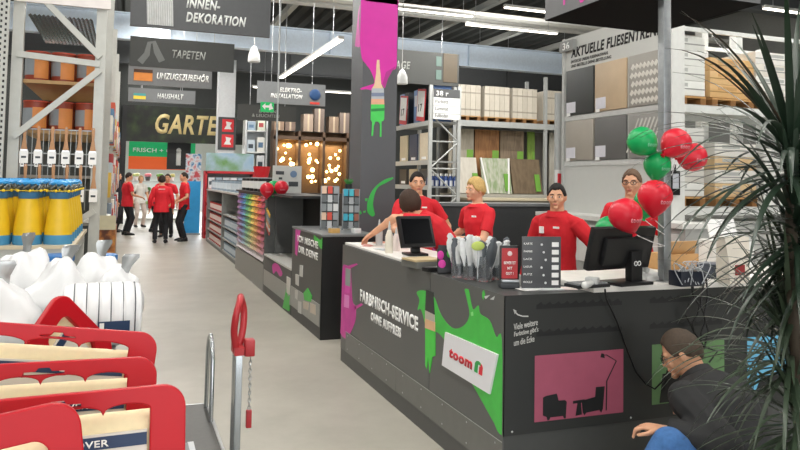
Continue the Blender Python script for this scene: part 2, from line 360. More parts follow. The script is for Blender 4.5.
t, hw, h = hang_sign('aisle_sign', 'dark hanging sign reading LAMPEN & LEUCHTEN behind the exit sign', 2.9, 4.6, 21.0, 3.35, 3.8, SIGN2)
text(t, 'LAMPEN', (-0.25, -0.001, 0.23), 0.5, 0.09, '-y', M('#9a9d98'), 0.01, 0.1); text(t, '& LEUCHTEN', (-0.45, -0.001, 0.1), 0.8, 0.09, '-y', M('#9a9d98'), 0.01, 0.1)
t, hw, h = hang_sign('aisle_sign', 'dark hanging sign ending in AGE beside the paint column, with a framed picture', 5.6, 8.0, 17.0, 4.15, 5.0, SIGN2, top=6.9)
text(t, 'MONTAGE', (-1.18, -0.001, 0.36), 1.02, 0.2, '-y', M('#9a9d98'), 0.02, 0.2)
c = MB().box(0.75, 1.15, -0.012, 0, 0.1, 0.85).build('door_picture', M('#4f4433'), t); MB().box(0.55, 0.7, -0.012, 0, 0.15, 0.4).build('handle_picture', M('#587069'), t); MB().box(0.55, 0.7, -0.012, 0, 0.5, 0.75).build('handle_picture', M('#587069'), t)
# overhead sign box carried by the counter pole
t = thing('overhead_sign_box', 'grey overhead sign box with black underside above the counter', 'sign', (3.22, 3.92, 2.81))
MB().box(-0.484, 0.484, -0.5, 0.47, 0.005, 1.1).build('sign_body', M('#67686a', 0.5), t)
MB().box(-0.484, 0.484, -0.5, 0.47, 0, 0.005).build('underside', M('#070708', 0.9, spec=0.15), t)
decal(t, 'pink_splash', yz(-0.485, [(-0.5, 0.02), (-0.18, 0.12), (0.02, 0.03), (0.06, 0.1), (0.1, 0.35), (-0.05, 0.7), (-0.5, 0.9)]), PINK, (-1,0,0))
decal(t, 'pink_drip', yz(-0.485, [(0.22, 0.06), (0.24, 0.06), (0.25, 0.5), (0.21, 0.6)]), PINK, (-1,0,0))
# ================================================================ main service counter
CX, CY = 1.886, 3.40
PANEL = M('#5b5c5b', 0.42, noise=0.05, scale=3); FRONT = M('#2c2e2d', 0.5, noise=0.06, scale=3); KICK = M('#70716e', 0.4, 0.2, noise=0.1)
GRN2 = M('#46c04a', 0.4, noise=0.22, scale=9); PNK2 = M('#c8379a', 0.45, noise=0.2, scale=9)
ct = thing('service_counter', 'large grey service counter with green and pink paint splash graphics', 'counter', (0, 0, 0))
b = MB(); b.prism([(CX+0.004, CY+0.004, 0.1), (4.6, CY+0.004, 0.1), (4.6, 4.05, 0.1), (2.42, 4.05, 0.1), (2.42, 6.47, 0.1), (CX+0.004, 6.47, 0.1)], (0, 0, 0.957))
b.build('carcass', M('#454746', 0.45), ct, smooth=False)
b = MB(); b.box(CX, CX+0.004, CY, 4.392, 0.115, 1.057); b.box(CX, CX+0.004, 4.398, 6.47, 0.115, 1.057); b.build('side_panel', PANEL, ct, smooth=False)
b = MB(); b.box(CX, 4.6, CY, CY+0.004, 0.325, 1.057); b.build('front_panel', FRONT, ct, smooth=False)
b = MB(); b.box(CX+0.004, 4.6, CY+0.012, CY+0.016, 0.0, 0.322); b.build('front_plinth', M('#2f3030', 0.5), ct, smooth=False)
b = MB(); b.box(CX+0.003, CX+0.02, CY+0.01, 6.47, 0, 0.118); b.box(CX+0.02, 2.42, 6.45, 6.47, 0, 0.118); b.build('plinth', M('#4b4c4b', 0.45), ct, smooth=False)
kp = MB(); kp.box(CX-0.004, CX, CY+0.005, 5.0, 0.125, 0.297); kp.box(CX-0.004, CX, 5.004, 6.3, 0.12, 0.293); kp = kp.build('kick_plate', KICK, ct, smooth=False)
b = MB()
for i in range(9):
    for z in (0.15, 0.268): b.sph((CX-0.004, 3.48+i*0.345, z), (0.003, 0.006, 0.006), 8, 6)
b.build('screw_heads', STEEL, kp)
b = MB(); b.box(CX-0.0045, CX-0.0035, CY+0.005, 6.3, 0.292, 0.297); b.build('edge_strip', STEEL, kp)
N = (-1, 0, 0)
def onx(name, pts, mat, t=0.0015, par=None, X=CX): return decal(par or ct, name, yz(X, pts), mat, N, t)
# green splash with brush
onx('green_splash', [(4.632, 0.892), (4.516, 0.922), (4.341, 0.911), (4.218, 0.813), (4.047, 0.764), (3.892, 0.805), (3.813, 0.885), (3.86, 0.985), (3.879, 1.021), (3.83, 1.028), (3.772, 0.924), (3.702, 0.957), (3.677, 0.914), (3.565, 0.898), (3.488, 0.823), (3.425, 0.819), (3.414, 0.329), (3.498, 0.365), (3.796, 0.515), (4.155, 0.666), (4.302, 0.691), (4.407, 0.643), (4.543, 0.787), (4.609, 0.775), (4.579, 0.85)], GRN2)
onx('green_drop', [(3.655, 1.039), (3.636, 1.053), (3.621, 1.028), (3.64, 0.997), (3.655, 1.011)], GRN2); onx('green_drop', [(3.793, 0.902), (3.767, 0.911), (3.761, 0.889), (3.787, 0.882)], M('#8fe08a'), 0.003)
onx('white_fleck', [(3.564, 1.013), (3.507, 1.04), (3.522, 1.016)], M('#c9cccb')); onx('white_fleck', [(3.635, 1.018), (3.564, 1.036), (3.611, 1.007)], M('#c9cccb'))
gb = onx('green_brush', [(4.465, 0.683), (4.302, 0.691), (4.296, 0.538), (4.341, 0.522), (4.361, 0.464), (4.382, 0.408), (4.41, 0.506), (4.43, 0.423), (4.454, 0.441)], M('#4fd14c'), 0.004)
onx('brush_ferrule', [(4.47, 0.799), (4.314, 0.796), (4.302, 0.691), (4.465, 0.683)], M('#b9b3a6'), 0.005, gb); onx('brush_handle', [(4.46, 0.936), (4.342, 0.935), (4.314, 0.796), (4.47, 0.799)], M('#333535'), 0.005, gb)
onx('brush_band', [(4.467, 0.744), (4.304, 0.75), (4.302, 0.691), (4.465, 0.683)], M('#e0b48a'), 0.006, gb)
# pink splash with brush at the far end
onx('pink_splash', [(6.451, 0.85), (6.352, 0.882), (6.212, 0.878), (6.175, 0.761), (6.122, 0.594), (6.014, 0.558), (6.02, 0.458), (6.13, 0.337), (6.301, 0.225), (6.484, 0.247), (6.474, 0.314), (6.468, 0.599)], PNK2)
onx('pink_drip', [(6.268, 0.887), (6.028, 0.934), (5.996, 0.926), (6.184, 0.877)], PNK2); onx('pink_drip', [(6.079, 0.551), (5.879, 0.614), (5.817, 0.613), (6.026, 0.537)], PNK2)
pb = onx('pink_brush', [(6.352, 0.701), (6.212, 0.707), (6.222, 0.646), (6.361, 0.636)], M('#d94fb0'), 0.003); onx('brush_ferrule', [(6.35, 0.858), (6.196, 0.86), (6.199, 0.709), (6.352, 0.701)], M('#8f9a94'), 0.004, pb)
onx('brush_bristles', [(6.374, 0.614), (6.22, 0.625), (6.225, 0.514), (6.38, 0.5)], M('#e58acb'), 0.003, pb)
text(ct, 'FARBMISCH-SERVICE', (CX, 5.91, 0.63), 1.31, 0.10, '-x', PAPER, 0.04); text(ct, 'OHNE AUFPREIS', (CX, 5.61, 0.52), 0.69, 0.072, '-x', PAPER, 0.04)
# white shop sign board, slightly crooked, standing proud of the panel
q = [(4.17, 0.51), (3.538, 0.507), (3.454, 0.739), (4.129, 0.723)]
bl, br, tr, tl = [V((CX-0.012, a, z)) for a, z in q]
sb = MB(); sb.prism([bl, br, tr, tl], (0.012, 0, 0)); sb = sb.build('shop_sign_board', M('#e9e9ee', 0.35, noise=0.02), ct, smooth=False)
rv, uv = (br-bl), (tl-bl); W_, H_ = rv.length, uv.length; rv.normalize(); uv.normalize()
text(sb, 'toom', bl + rv*W_*0.14 + uv*H_*0.36, W_*0.50, H_*0.27, vecs=(rv, uv), mat=LOGORED, bold=0.05)
def house(o, w, h, mat, nm):
    pts = [(0,0),(0,0.72),(0.14,0.93),(0.4,1),(0.62,0.9),(0.62,0.66),(0.45,0.76),(0.36,0.66),(0.36,0)]
    decal(sb, nm, [o + rv*(a*w) + uv*(c*h) for a, c in pts], mat, (-1,0,0), 0.002)
house(bl + rv*W_*0.69 + uv*H_*0.36, W_*0.17, H_*0.33, LEAFGREEN, 'logo_green'); 
decal(sb, 'logo_red', [bl + rv*W_*(0.69+0.17*a) + uv*H_*(0.36+0.33*c) for a, c in [(0.52,0),(0.52,0.62),(0.66,0.66),(0.66,0.9),(0.82,0.78),(0.9,0.6),(0.9,0)]], LOGORED, (-1,0,0), 0.002)
# front graphics
F = (0, -1, 0)
def ony(name, pts, mat, t=0.0015, par=None): return decal(par or ct, name, xz(CY, pts), mat, F, t)
SIL = M('#191b1c', 0.5)
def scene_rect(x0, x1, z0, z1, mat, nm, kind):
    r = ony(nm, [(x0,z0),(x1,z0),(x1,z1),(x0,z1)], mat)
    def s(n, pts): ony(n, [(x0+(x1-x0)*u, z0+(z1-z0)*v) for u, v in pts], SIL, 0.003, r)
    if kind == 'lounge':
        s('armchair_print', [(0.09,0.09),(0.13,0.06),(0.14,0.01),(0.16,0.01),(0.17,0.05),(0.31,0.05),(0.32,0.01),(0.34,0.01),(0.35,0.26),(0.33,0.29),(0.26,0.29),(0.24,0.4),(0.12,0.38),(0.09,0.36)])
        s('table_print', [(0.42,0.26),(0.55,0.27),(0.55,0.23),(0.51,0.22),(0.52,0.04),(0.45,0.03),(0.47,0.22),(0.42,0.22)])
        s('armchair_print', [(0.53,0.07),(0.55,0.02),(0.57,0.06),(0.72,0.08),(0.74,0.03),(0.76,0.09),(0.78,0.44),(0.68,0.44),(0.67,0.29),(0.55,0.26),(0.52,0.22)])
        s('lamp_print', ribbon([(0.80,0.06),(0.805,0.52),(0.915,0.82),(0.80,0.93),(0.755,0.93)], [0.006]*5)); s('lamp_print', [(0.73,0.9),(0.78,0.88),(0.77,0.95),(0.74,0.96)])
    elif kind == 'desk':
        s('lamp_print', ribbon([(0.15,0.22),(0.2,0.55),(0.4,0.75)], [0.008]*3)); s('lamp_print', ribbon([(0.66,0.92),(0.9,0.8),(0.78,0.62)], [0.014]*3)); s('armchair_print', [(0.1,0.02),(0.55,0.02),(0.5,0.3),(0.42,0.34),(0.35,0.5),(0.14,0.5)])
    else:
        s('lamp_print', ribbon([(0.05,0.62),(0.5,0.7),(0.6,0.5)], [0.01]*3)); s('armchair_print', [(0.1,0.0),(0.7,0.0),(0.68,0.3),(0.2,0.3)])
scene_rect(2.073, 2.646, 0.381, 0.731, M('#a05066', 0.55), 'pink_picture', 'lounge'); scene_rect(2.845, 3.377, 0.403, 0.742, M('#648a5a', 0.55), 'green_picture', 'desk'); scene_rect(3.557, 4.12, 0.403, 0.742, M('#66aed0', 0.55), 'blue_picture', 'x')
for x0, x1, n in ((2.08, 2.635, 10), (2.83, 3.36, 9), (3.55, 4.1, 9)):
    for z in (0.99, 0.845):
        pts = [(x0, z-0.012), (x1, z-0.012)]
        for i in range(n*4, -1, -1): pts.append((x0+(x1-x0)*i/(n*4), z+0.012+0.016*max(0, math.sin(2*PI*i/4-1.2))))
        ony('wavy_print', pts, SIL, 0.001)
ht = ((V((0.98,0,0.13)).normalized()), V((-0.1,0,1)).normalized())
for i, sx in enumerate(('Viele weitere', 'Farbtöne gibt\'s', 'um die Ecke')): text(ct, sx, (1.945, CY-0.001, 0.875-i*0.042), (0.145, 0.15, 0.125)[i], 0.033, vecs=ht, mat=M('#c9cac6'), bold=0.0, shear=0.2, name='handwriting')
ony('arrow_print', ribbon([(1.945,0.975),(1.965,0.955),(1.995,0.945),(2.03,0.943)], [0.003]*4), M('#c9cac6')); ony('arrow_print', [(1.938,0.985),(1.958,0.975),(1.948,0.958)], M('#c9cac6'))
for x, z in ((1.94, 0.345), (2.7, 0.345), (3.47, 0.345)): MB().sph((x, CY, z), (0.006, 0.003, 0.006), 8, 6).build('screw_head', STEEL, ct)
# the worktops laid on the counter
TOPZ = 1.058
t = thing('front_worktop', 'white desk board lying along the front run of the counter', 'worktop', (3.5, 3.7, TOPZ)); 
b = MB(); b.box(-1.08, 1.1, -0.335, 0.36, 0, 0.032); b.build('board', M('#e6e4de', 0.4), t, bevel=0.004)
t = thing('end_worktop', 'white worktop at the far end of the counter under the paint swatches', 'worktop', (2.2, 5.52, TOPZ))
b = MB(); b.box(-0.295, 0.22, -0.62, 0.95, 0, 0.02); b.build('board', M('#f0eee9', 0.4), t, bevel=0.004)
WZ, EZ = TOPZ+0.032, TOPZ+0.02
# square steel pole up to the sign box
t = thing('sign_pole', 'square galvanised pole carrying the overhead sign box', 'pole', (2.987, 3.462, WZ))
MB().box(-0.027, 0.027, -0.027, 0.027, 0.006, 2.81-WZ).build('tube', GALV, t, bevel=0.004); MB().box(-0.05, 0.05, -0.05, 0.05, 0, 0.006).build('foot_plate', STEEL, t)
# ---------------------------------------------------------------- things on the counter
# pos screen facing the aisle
SCR = M('#101114', 0.15)
t = thing('point_of_sale_screen', 'black tilted till screen turned to the aisle beside leaning woman', 'monitor', (2.138, 5.118, 1.078), 0)
R = rotz(math.radians(-62)) @ rotx(math.radians(-14))
def slab(par, nm, c, size, R, mat, bev=0.006): 
    b = MB(); b.obox((0,0,0), size); bmesh.ops.rotate(b.bm, verts=b.bm.verts, cent=(0,0,0), matrix=R); bmesh.ops.translate(b.bm, verts=b.bm.verts, vec=V(c)); return b.build(nm, mat, par, bevel=bev)
R = rotz(math.radians(8)) @ rotx(math.radians(-22))
slab(t, 'casing', (-0.03, 0.1, 0.185), (0.30, 0.035, 0.25), R, BLACK); slab(t, 'screen', V((-0.03, 0.1, 0.185)) + R @ V((0,-0.019,0.0)), (0.25, 0.004, 0.2), R, SCR, 0)
MB().box(-0.1, 0.06, 0.05, 0.22, 0, 0.02).build('base', BLACK, t, bevel=0.005); slab(t, 'neck', (-0.02, 0.14, 0.08), (0.07, 0.04, 0.13), rotx(math.radians(-15)), BLACK)
t = thing('receipt_printer_box', 'beige topped grey box in front of the tilted till screen', 'box', (1.967, 4.615, 1.058), math.radians(8))
MB().box(-0.11, 0.13, -0.02, 0.2, 0, 0.045).build('base', M('#6f706c'), t, bevel=0.004); MB().box(-0.12, 0.11, -0.02, 0.18, 0.045, 0.06).build('lid', M('#c9b48c'), t, bevel=0.003)
t = thing('card_terminal_cradle', 'flat black handset lying beside the beige topped box', 'handset', (1.938, 4.564, 1.058), math.radians(20)); t.location.y -= 0.12
MB().box(-0.09, 0.09, -0.035, 0.035, 0, 0.03).build('handset', BLACK, t, bevel=0.008)
# swatch clutter and bottles at the far end
for i, (p, c, lb) in enumerate((((2.209, 6.35, 1.078), '#e3a88f', 'peach'), ((2.117, 5.773, 1.078), '#f2efe8', 'plain white'), ((2.001, 6.073, 1.078), '#e9b0aa', 'pale pink'), ((2.019, 5.7, 1.078), '#cfd6d8', 'pale blue'))):
    t = thing('paint_card', lb + ' paint card lying on the white end worktop', 'card', p, 0.5*i)
    b = MB()
    for k in range(3): b.obox((0.012*k, 0.008*k, 0.002+0.003*k), (0.13, 0.07, 0.002), rotz(0.3*k))
    b.build('cards', M(c), t)
def bottle(p, label, c='#e9e6dc', h=0.15, cap='#c9cccc'):
    t = thing('squeeze_bottle', label, 'bottle', p)
    MB().lathe([(0.03,0),(0.032,0.01),(0.032,h*0.6),(0.018,h*0.8),(0.012,h*0.85)], seg=16).build('bottle_body', M(c, 0.3), t); MB().lathe([(0.013,h*0.84),(0.012,h*0.9),(0.004,h*1.15)], seg=12).build('nozzle', M(cap), t)
bottle((1.975, 5.455, 1.078), 'tall white nozzle bottle on the end worktop left of till screen', '#e9e2d2', 0.22); bottle((2.131, 6.153, 1.078), 'clear nozzle bottle beside the woman\'s arm', '#cfd5d6', 0.2)
bottle((2.089, 5.601, 1.078), 'off white bottle nearest the till screen', '#e7d9d4', 0.17)
# leaflet holder
t = thing('leaflet_holder', 'small black leaflet holder with pink and green printed flyers', 'leaflet holder', (1.942, 4.292, 1.058), math.radians(-20))
slab(t, 'holder', (0, 0.03, 0.08), (0.1, 0.03, 0.16), rotx(math.radians(-10)), BLACK); f = slab(t, 'flyer', (0, 0.012, 0.10), (0.09, 0.006, 0.17), rotx(math.radians(-10)), M('#22262a'), 0)
for c, x, z, r in (('#d63aa4', -0.02, 0.06, 0.025), ('#d63aa4', -0.03, 0.12, 0.022), ('#4fc04a', 0.03, 0.13, 0.02)): MB().sph((x, 0.005-0.03*(0.1-z)*2, z), (r, 0.006, r*1.3)).build('splash_print', M(c), f)
# clear jars with bagged paint rollers
CLEAR = M('#c9ced2', 0.15, trans=0.85, noise=0.02); BAG = M('#eaeef0', 0.3, trans=0.1, noise=0.2, scale=25, bump=0.3); ROLL = M('#2c2f33', 0.5)
jars = [((1.969, 4.137, 1.058), 'leftmost clear jar of bagged brushes on the counter', 11), ((2.002, 4.035, 1.058), 'clear jar of bagged rollers, second from the left on the counter', 12), ((2.04, 3.935, 1.058), 'clear jar of bagged rollers with lime label, third on the counter', 13), ((2.163, 3.998, 1.058), 'clear jar of white bags behind the red card stand', 14)]
for j, (p, lb, sd) in enumerate(jars):
    t = thing('clear_jar', lb, 'jar', p); rr = 0.05
    MB().lathe([(rr,0),(rr,0.15),(rr-0.004,0.15),(rr-0.004,0.008),(0.0,0.008)], seg=24, cap=True).build('jar', CLEAR, t)
    rnd = random.Random(sd)
    for k in range(6):
        a = 2*PI*k/6 + rnd.random(); q = V((0.022*math.cos(a), 0.022*math.sin(a), 0.014)); d = V((math.cos(a)*0.2, math.sin(a)*0.2, 1)).normalized(); L = 0.19 + 0.05*rnd.random()
        w0 = rnd.random(); r_ = thing('bagged_roller', ORD[k] + ' bagged paint roller standing in the ' + ['leftmost clear jar', 'second clear jar', 'lime labelled clear jar', 'clear jar behind the red stand'][j], 'paint roller', V(p) + q, 0, 'bagged rollers in counter jars')
        MB().cap((0,0,0.016), 0.013, d*L*0.55, 0.013, 10).build('roller', ROLL if k % 2 else M('#9aa0a2'), r_)
        b = MB(); top = d*L
        b.loft([[d*L*t_ + V((math.cos(s)*w*(1+0.25*math.sin(5*s+k)), math.sin(s)*w*0.6, 0)) for s in [2*PI*i/12 for i in range(12)]] for t_, w in ((0.3, 0.018), (0.5, 0.022+0.006*rnd.random()), (0.7, 0.026+0.006*rnd.random()), (0.88, 0.028), (0.99, 0.016), (1.05, 0.02), (1.09+0.05*rnd.random(), 0.007))])
        b.build('plastic_bag', BAG if (k+j) % 3 else M('#5a6066', 0.3, noise=0.2, scale=25, bump=0.3), r_)
t = thing('lime_tag', 'round lime green price tag among the clear bags', 'tag', (1.979, 3.9, 1.273)); t.location.z -= 0.03
MB().sph((0,0,0.03), (0.045,0.006,0.028)).build('tag_disc', M('#c9dc72'), t); MB().cone((0,0,-0.165),0.003,(0,0,0.01),0.003,6).build('tag_stick', STEEL, t)
# red card stand
t = thing('card_stand', 'black stand with red notice card on the counter corner', 'sign', (2.047, 3.64, 1.058), math.radians(-14))
MB().box(-0.055, 0.055, -0.03, 0.05, 0, 0.035).build('base', M('#3a3d40'), t, bevel=0.008); MB().box(-0.05, 0.05, -0.035, 0.0, 0.035, 0.05).build('silver_cap', M('#aeb4b8', 0.3, 0.5), t, bevel=0.006)
c = MB().box(-0.056, 0.056, -0.005, 0.01, 0.045, 0.24).build('card_frame', BLACK, t, bevel=0.004); c2 = MB().box(-0.046, 0.046, -0.009, -0.005, 0.055, 0.225).build('red_card', M('#b5262c', 0.4), c)
for i, s_ in enumerate(('BEWERTET', 'MIT', 'GUT !')): text(c, s_, (-(0.034, 0.014, 0.022)[i], -0.0095, 0.135-0.03*i), (0.068, 0.028, 0.044)[i], 0.016, mat=PAPER, bold=0.02, name='card_lettering')
MB().sph((0, -0.009, 0.195), (0.014, 0.002, 0.014)).build('seal', M('#e6cfcf'), c)
# dark price board
t = thing('price_board', 'dark grey table board with rows of white price fields', 'sign', (2.208, 3.562, 1.058), math.radians(-12))
MB().box(-0.115, 0.115, -0.006, 0.006, 0.004, 0.295).build('board', M('#4a4c4f', 0.4), t, bevel=0.003); MB().box(-0.12, 0.12, -0.05, 0.06, 0, 0.006).build('foot', M('#dfe0e0'), t)
for r_ in range(6):
    z = 0.25 - r_*0.043
    MB().box(0.06, 0.10, -0.009, -0.006, z-0.012, z+0.014).build('price_field', PAPER, t); text(t, ['KARTE', 'FARBE', 'LACK', 'LASUR', 'PUTZ', 'ROLLE'][r_], (-0.105, -0.0065, z), 0.05, 0.011, mat=PAPER, bold=0.0, name='row_lettering', thick=0.001)
    MB().sph((-0.0+0.012*(r_ % 3), -0.006, z), (0.007, 0.002, 0.007), 8, 6).build('row_mark', M('#d9dadb'), t)
for p, a, lb, c in (((2.149, 3.519, 1.058), 0.1, 'white leaflet lying before the dark price board', '#f2f0ec'), ((2.334, 3.493, 1.058), -0.25, 'pinkish leaflet lying right of the dark price board', '#efdcd9')):
    t = thing('leaflet', lb, 'paper', p, a); MB().box(-0.075, 0.07, -0.03, 0.07, 0, 0.004).build('sheets', M(c), t); t.location.y += 0.03
# big monitor with its back to us
t = thing('computer_monitor', 'large black monitor seen from behind with white emblem on its stand', 'monitor', (2.668, 3.345, 1.09), math.radians(10)); t.location.y += 0.1
Rm = rotx(math.radians(14))
slab(t, 'casing', (-0.01, 0.0, 0.205), (0.50, 0.04, 0.25), Rm, BLACK, 0.01); slab(t, 'rear_bulge', (0.0, -0.03, 0.19), (0.36, 0.04, 0.16), Rm, M('#191a1c', 0.45), 0.012)
slab(t, 'stand_neck', (0.05, -0.045, 0.10), (0.09, 0.05, 0.18), Matrix.Identity(3), M('#111113', 0.45)); MB().box(-0.12, 0.14, -0.11, 0.07, 0, 0.018).build('stand_foot', BLACK, t, bevel=0.005)
b = MB()
for sx in (-1, 1): b.tube([(0.05 + sx*0.014 + 0.012*math.cos(a), -0.072, 0.12 + 0.012*math.sin(a)) for a in [2*PI*i/12 for i in range(13)]], 0.003, 6)
b.build('emblem', PAPER, t)
t = thing('keyboard', 'dark keyboard lying left of the large black monitor', 'keyboard', (2.416, 3.328, 1.09), math.radians(8))
MB().box(-0.13, 0.1, 0.0, 0.12, 0, 0.018).build('tray', M('#222326'), t, bevel=0.004); b = MB()
for i in range(9):
    for k in range(3): b.box(-0.12+i*0.024, -0.1+i*0.024, 0.015+k*0.034, 0.042+k*0.034, 0.018, 0.026)
b.build('keys', M('#8d9092'), t)
t = thing('barcode_scanner', 'pale handheld scanner lying in front of the keyboard', 'scanner', (2.316, 3.296, 1.09), math.radians(25))
MB().cap((0,0,0.022),0.02,(0.1,0.02,0.022),0.016).build('grip', M('#d7d8d6'), t); MB().obox((0.13,0.03,0.03),(0.06,0.07,0.045),rotz(0.2)).build('head', M('#b9bbba'), t, bevel=0.01)
t = thing('desk_telephone', 'white desk telephone between monitor and steel pole', 'telephone', (2.947, 3.487, 1.09), 0.1)
b = MB(); b.prism([(-0.08,-0.01,0),(-0.08,0.17,0),(-0.08,0.17,0.07),(-0.08,-0.01,0.03)], (0.15,0,0)); b.build('base', M('#d9dad8'), t, bevel=0.006); MB().cap((-0.055,0.02,0.065),0.018,(-0.055,0.15,0.1),0.018).build('receiver', M('#c9cac8'), t)
t = thing('telephone_handset', 'black handset standing right behind the steel pole', 'telephone', (3.039, 3.466, 1.09)); MB().box(-0.04,0.05,-0.02,0.08,0,0.03).build('cradle', BLACK, t, bevel=0.006); slab(t,'handset',(0.0,0.04,0.1),(0.045,0.025,0.15),roty(0.15),BLACK,0.01)
t = thing('adaptor_box', 'black power adaptor box with tangled cables at the worktop edge', 'adaptor', (3.012, 3.243, 1.09), 0.05)
b = MB().box(-0.1,0.07,0.0,0.1,0,0.085); b.build('box', M('#1c2230', 0.35), t, bevel=0.006)
rnd = random.Random(4); b = MB()
for k in range(9):
    x = -0.1+0.03*k*0.7; pts = [(x, -0.005, 0.01+0.02*rnd.random())]
    for i in range(5): pts.append((x+rnd.uniform(-0.05,0.06), rnd.uniform(-0.02,0.05), 0.09+rnd.uniform(-0.01,0.05)))
    b.tube(smooth_pts(pts), 0.0028, 6)
b.build('cable_tangle', M('#b9bdc2'), t)
t = thing('receipt_printer', 'small dark printer behind the black adaptor box', 'printer', (3.429, 3.467, 1.09)); MB().box(-0.07,0.09,0.0,0.14,0,0.09).build('case', M('#3f4652'), t, bevel=0.01); MB().box(-0.05,0.07,-0.003,0.0,0.04,0.06).build('paper_slot', PAPER, t)
t = thing('cardboard_box', 'open tan cardboard box behind the tangled cables', 'box', (3.50, 3.86, WZ), 0.1)
MB().box(-0.13,0.13,0,0.2,0,0.11).build('box_body', KRAFT, t, bevel=0.003); slab(t,'flap',(0.0,0.02,0.15),(0.25,0.006,0.1),rotx(0.35),M('#b98f5c'),0)
t = thing('white_printer', 'white printer standing behind the cardboard box', 'printer', (3.92, 3.9, WZ)); MB().box(-0.16,0.18,-0.05,0.12,0,0.2).build('case', M('#e3e3e0'), t, bevel=0.015); slab(t,'paper_tray',(0.0,0.06,0.26),(0.25,0.01,0.16),rotx(-0.3),M('#f0f0ee'),0.003)
t = thing('paper_bag', 'off white paper bag with red print on the worktop', 'bag', (3.368, 3.261, 1.09))
b = MB(); b.loft([[(a*w,c*dd+0.06,z) for a,c in ((-1,-1),(1,-1),(1,1),(-1,1))] for z,w,dd in ((0,0.075,0.05),(0.12,0.08,0.05),(0.24,0.09,0.035),(0.27,0.095,0.03))]); b.build('bag', M('#dcd5c8', 0.7, bump=0.2), t); MB().box(-0.035,0.035,0.004,0.01,0.05,0.11).build('red_print', M('#8f2a2c'), t)
t = thing('paper_bag', 'second paper bag behind the plant leaves, with orange print', 'bag', (4.3, 3.62, WZ)); b = MB(); b.loft([[(a*w,c*dd,z) for a,c in ((-1,-1),(1,-1),(1,1),(-1,1))] for z,w,dd in ((0,0.09,0.05),(0.14,0.09,0.05),(0.29,0.1,0.03))]); b.build('bag', M('#c9d0d2', 0.6), t); MB().box(-0.04,0.03,-0.06,-0.04,0.16,0.22).build('orange_print', M('#e0562c'), t)
# cables hanging down the front
t = thing('cable_bundle', 'black cable bundle hanging from the worktop behind the crouching man', 'cable', (0,0,0))
for k, (dx, w) in enumerate(((0, 0.03), (0.012, -0.03), (0.03, 0.02), (0.02, -0.015))):
    pts = [V((3.06, 3.35, 1.065)) + V((dx+0.03*k, -0.012-0.004*k, 0.075 if i == 0 else 0)) + V((w*math.sin(i*1.6+k), 0, -0.05*i)) for i in range(8)]
    MB().tube(pts, 0.006, 6).build('cable', BLACK, t)
t = thing('power_cord', 'thin black cord looping down the counter front to the green picture', 'cable', (0,0,0))
MB().tube([(2.493, 3.362, 1.077), (2.5, 3.362, 1.027), (2.588, 3.38, 0.888), (2.66, 3.385, 0.728), (2.722, 3.385, 0.601), (2.787, 3.38, 0.53), (2.833, 3.36, 0.504), (2.879, 3.34, 0.556), (2.899, 3.33, 0.607)], 0.005, 6).build('cord', BLACK, t)
# balloons on the pole
def balloon(name, p, r, mat, label, tilt=0.0, grp='counter balloons', logo=True, cord_to=None):
    r *= 1.1
    t = thing(name, label, 'balloon', p, 0, grp); Rr = roty(tilt)
    prof = [(0.0,-1.2),(0.1,-1.17),(0.3,-1.0),(0.62,-0.7),(0.9,-0.3),(1.0,0.05),(0.95,0.4),(0.78,0.72),(0.5,0.94),(0.2,1.04),(0.0,1.05)]
    b = MB(); b.lathe([(max(a,0.003)*r, z*r) for a, z in prof], seg=24); bmesh.ops.rotate(b.bm, verts=b.bm.verts, cent=(0,0,0), matrix=Rr); b.build('skin', mat, t, ang=80)
    b = MB(); b.lathe([(0.005,-1.15*r),(0.16*r,-1.3*r),(0.1*r,-1.33*r)], seg=10); bmesh.ops.rotate(b.bm, verts=b.bm.verts, cent=(0,0,0), matrix=Rr); b.build('knot', mat, t)
    s = Rr @ V((0,0,-1.2*r)); e = (V(cord_to) - V(p)) if cord_to else s + V((0,0,-0.1))
    MB().tube([s, (s+e)/2 + V((0.01,0.0,-0.01)), e], 0.0025, 6).build('ribbon', M('#e8e8e8'), t)
    if logo:
        r *= 1.0; k = text(t, 'toom', (-0.38*r, -r*1.02, -0.35*r), 0.76*r, 0.26*r, mat=M('#e2848e') if mat is BALR else M('#6cc494'), bold=0.04)
        bmesh_wrap(k, r)
    return t
def bmesh_wrap(k, r):
    for v in k.data.vertices:
        x, z = v.co.x, v.co.z; d = 1 - min(0.98, (x/r)**2 + (z/r)**2); v.co.y = -r*math.sqrt(d) - 0.0015 - (0.001 if v.co.y < -r*1.021 else 0)
BALR = M('#d81e34', 0.38, noise=0.04, spec=0.45); BALG = M('#0ba659', 0.38, noise=0.04, spec=0.45)
PT = (2.96, 3.43)
for p, r, m, lb, tl in (((2.78, 3.4, 1.904), 0.078, BALG, 'green balloon highest at the left of the pole', -1.0), ((2.949, 3.33, 1.896), 0.080, BALR, 'red balloon highest at the right, in front of the pole', 0.9),
        ((3.185, 3.46, 1.831), 0.080, BALR, 'red balloon half hidden behind the highest red one', 1.5), ((2.88, 3.4, 1.768), 0.072, BALG, 'green balloon just below the two highest balloons', 0.2),
        ((2.798, 3.32, 1.584), 0.088, BALR, 'large red balloon in the middle of the bunch', 0.1), ((2.965, 3.58, 1.548), 0.078, BALG, 'green balloon behind the large red middle one', 0.3),
        ((2.584, 3.3, 1.483), 0.085, BALR, 'lower red balloon at the left of the bunch', -0.5), ((2.846, 3.78, 1.359), 0.088, BALG, 'lowest green balloon peeping over the black monitor', -0.8)):
    balloon('balloon', p, r, m, lb, tl, cord_to=(PT[0], PT[1], max(1.3, p[2]-0.18)))
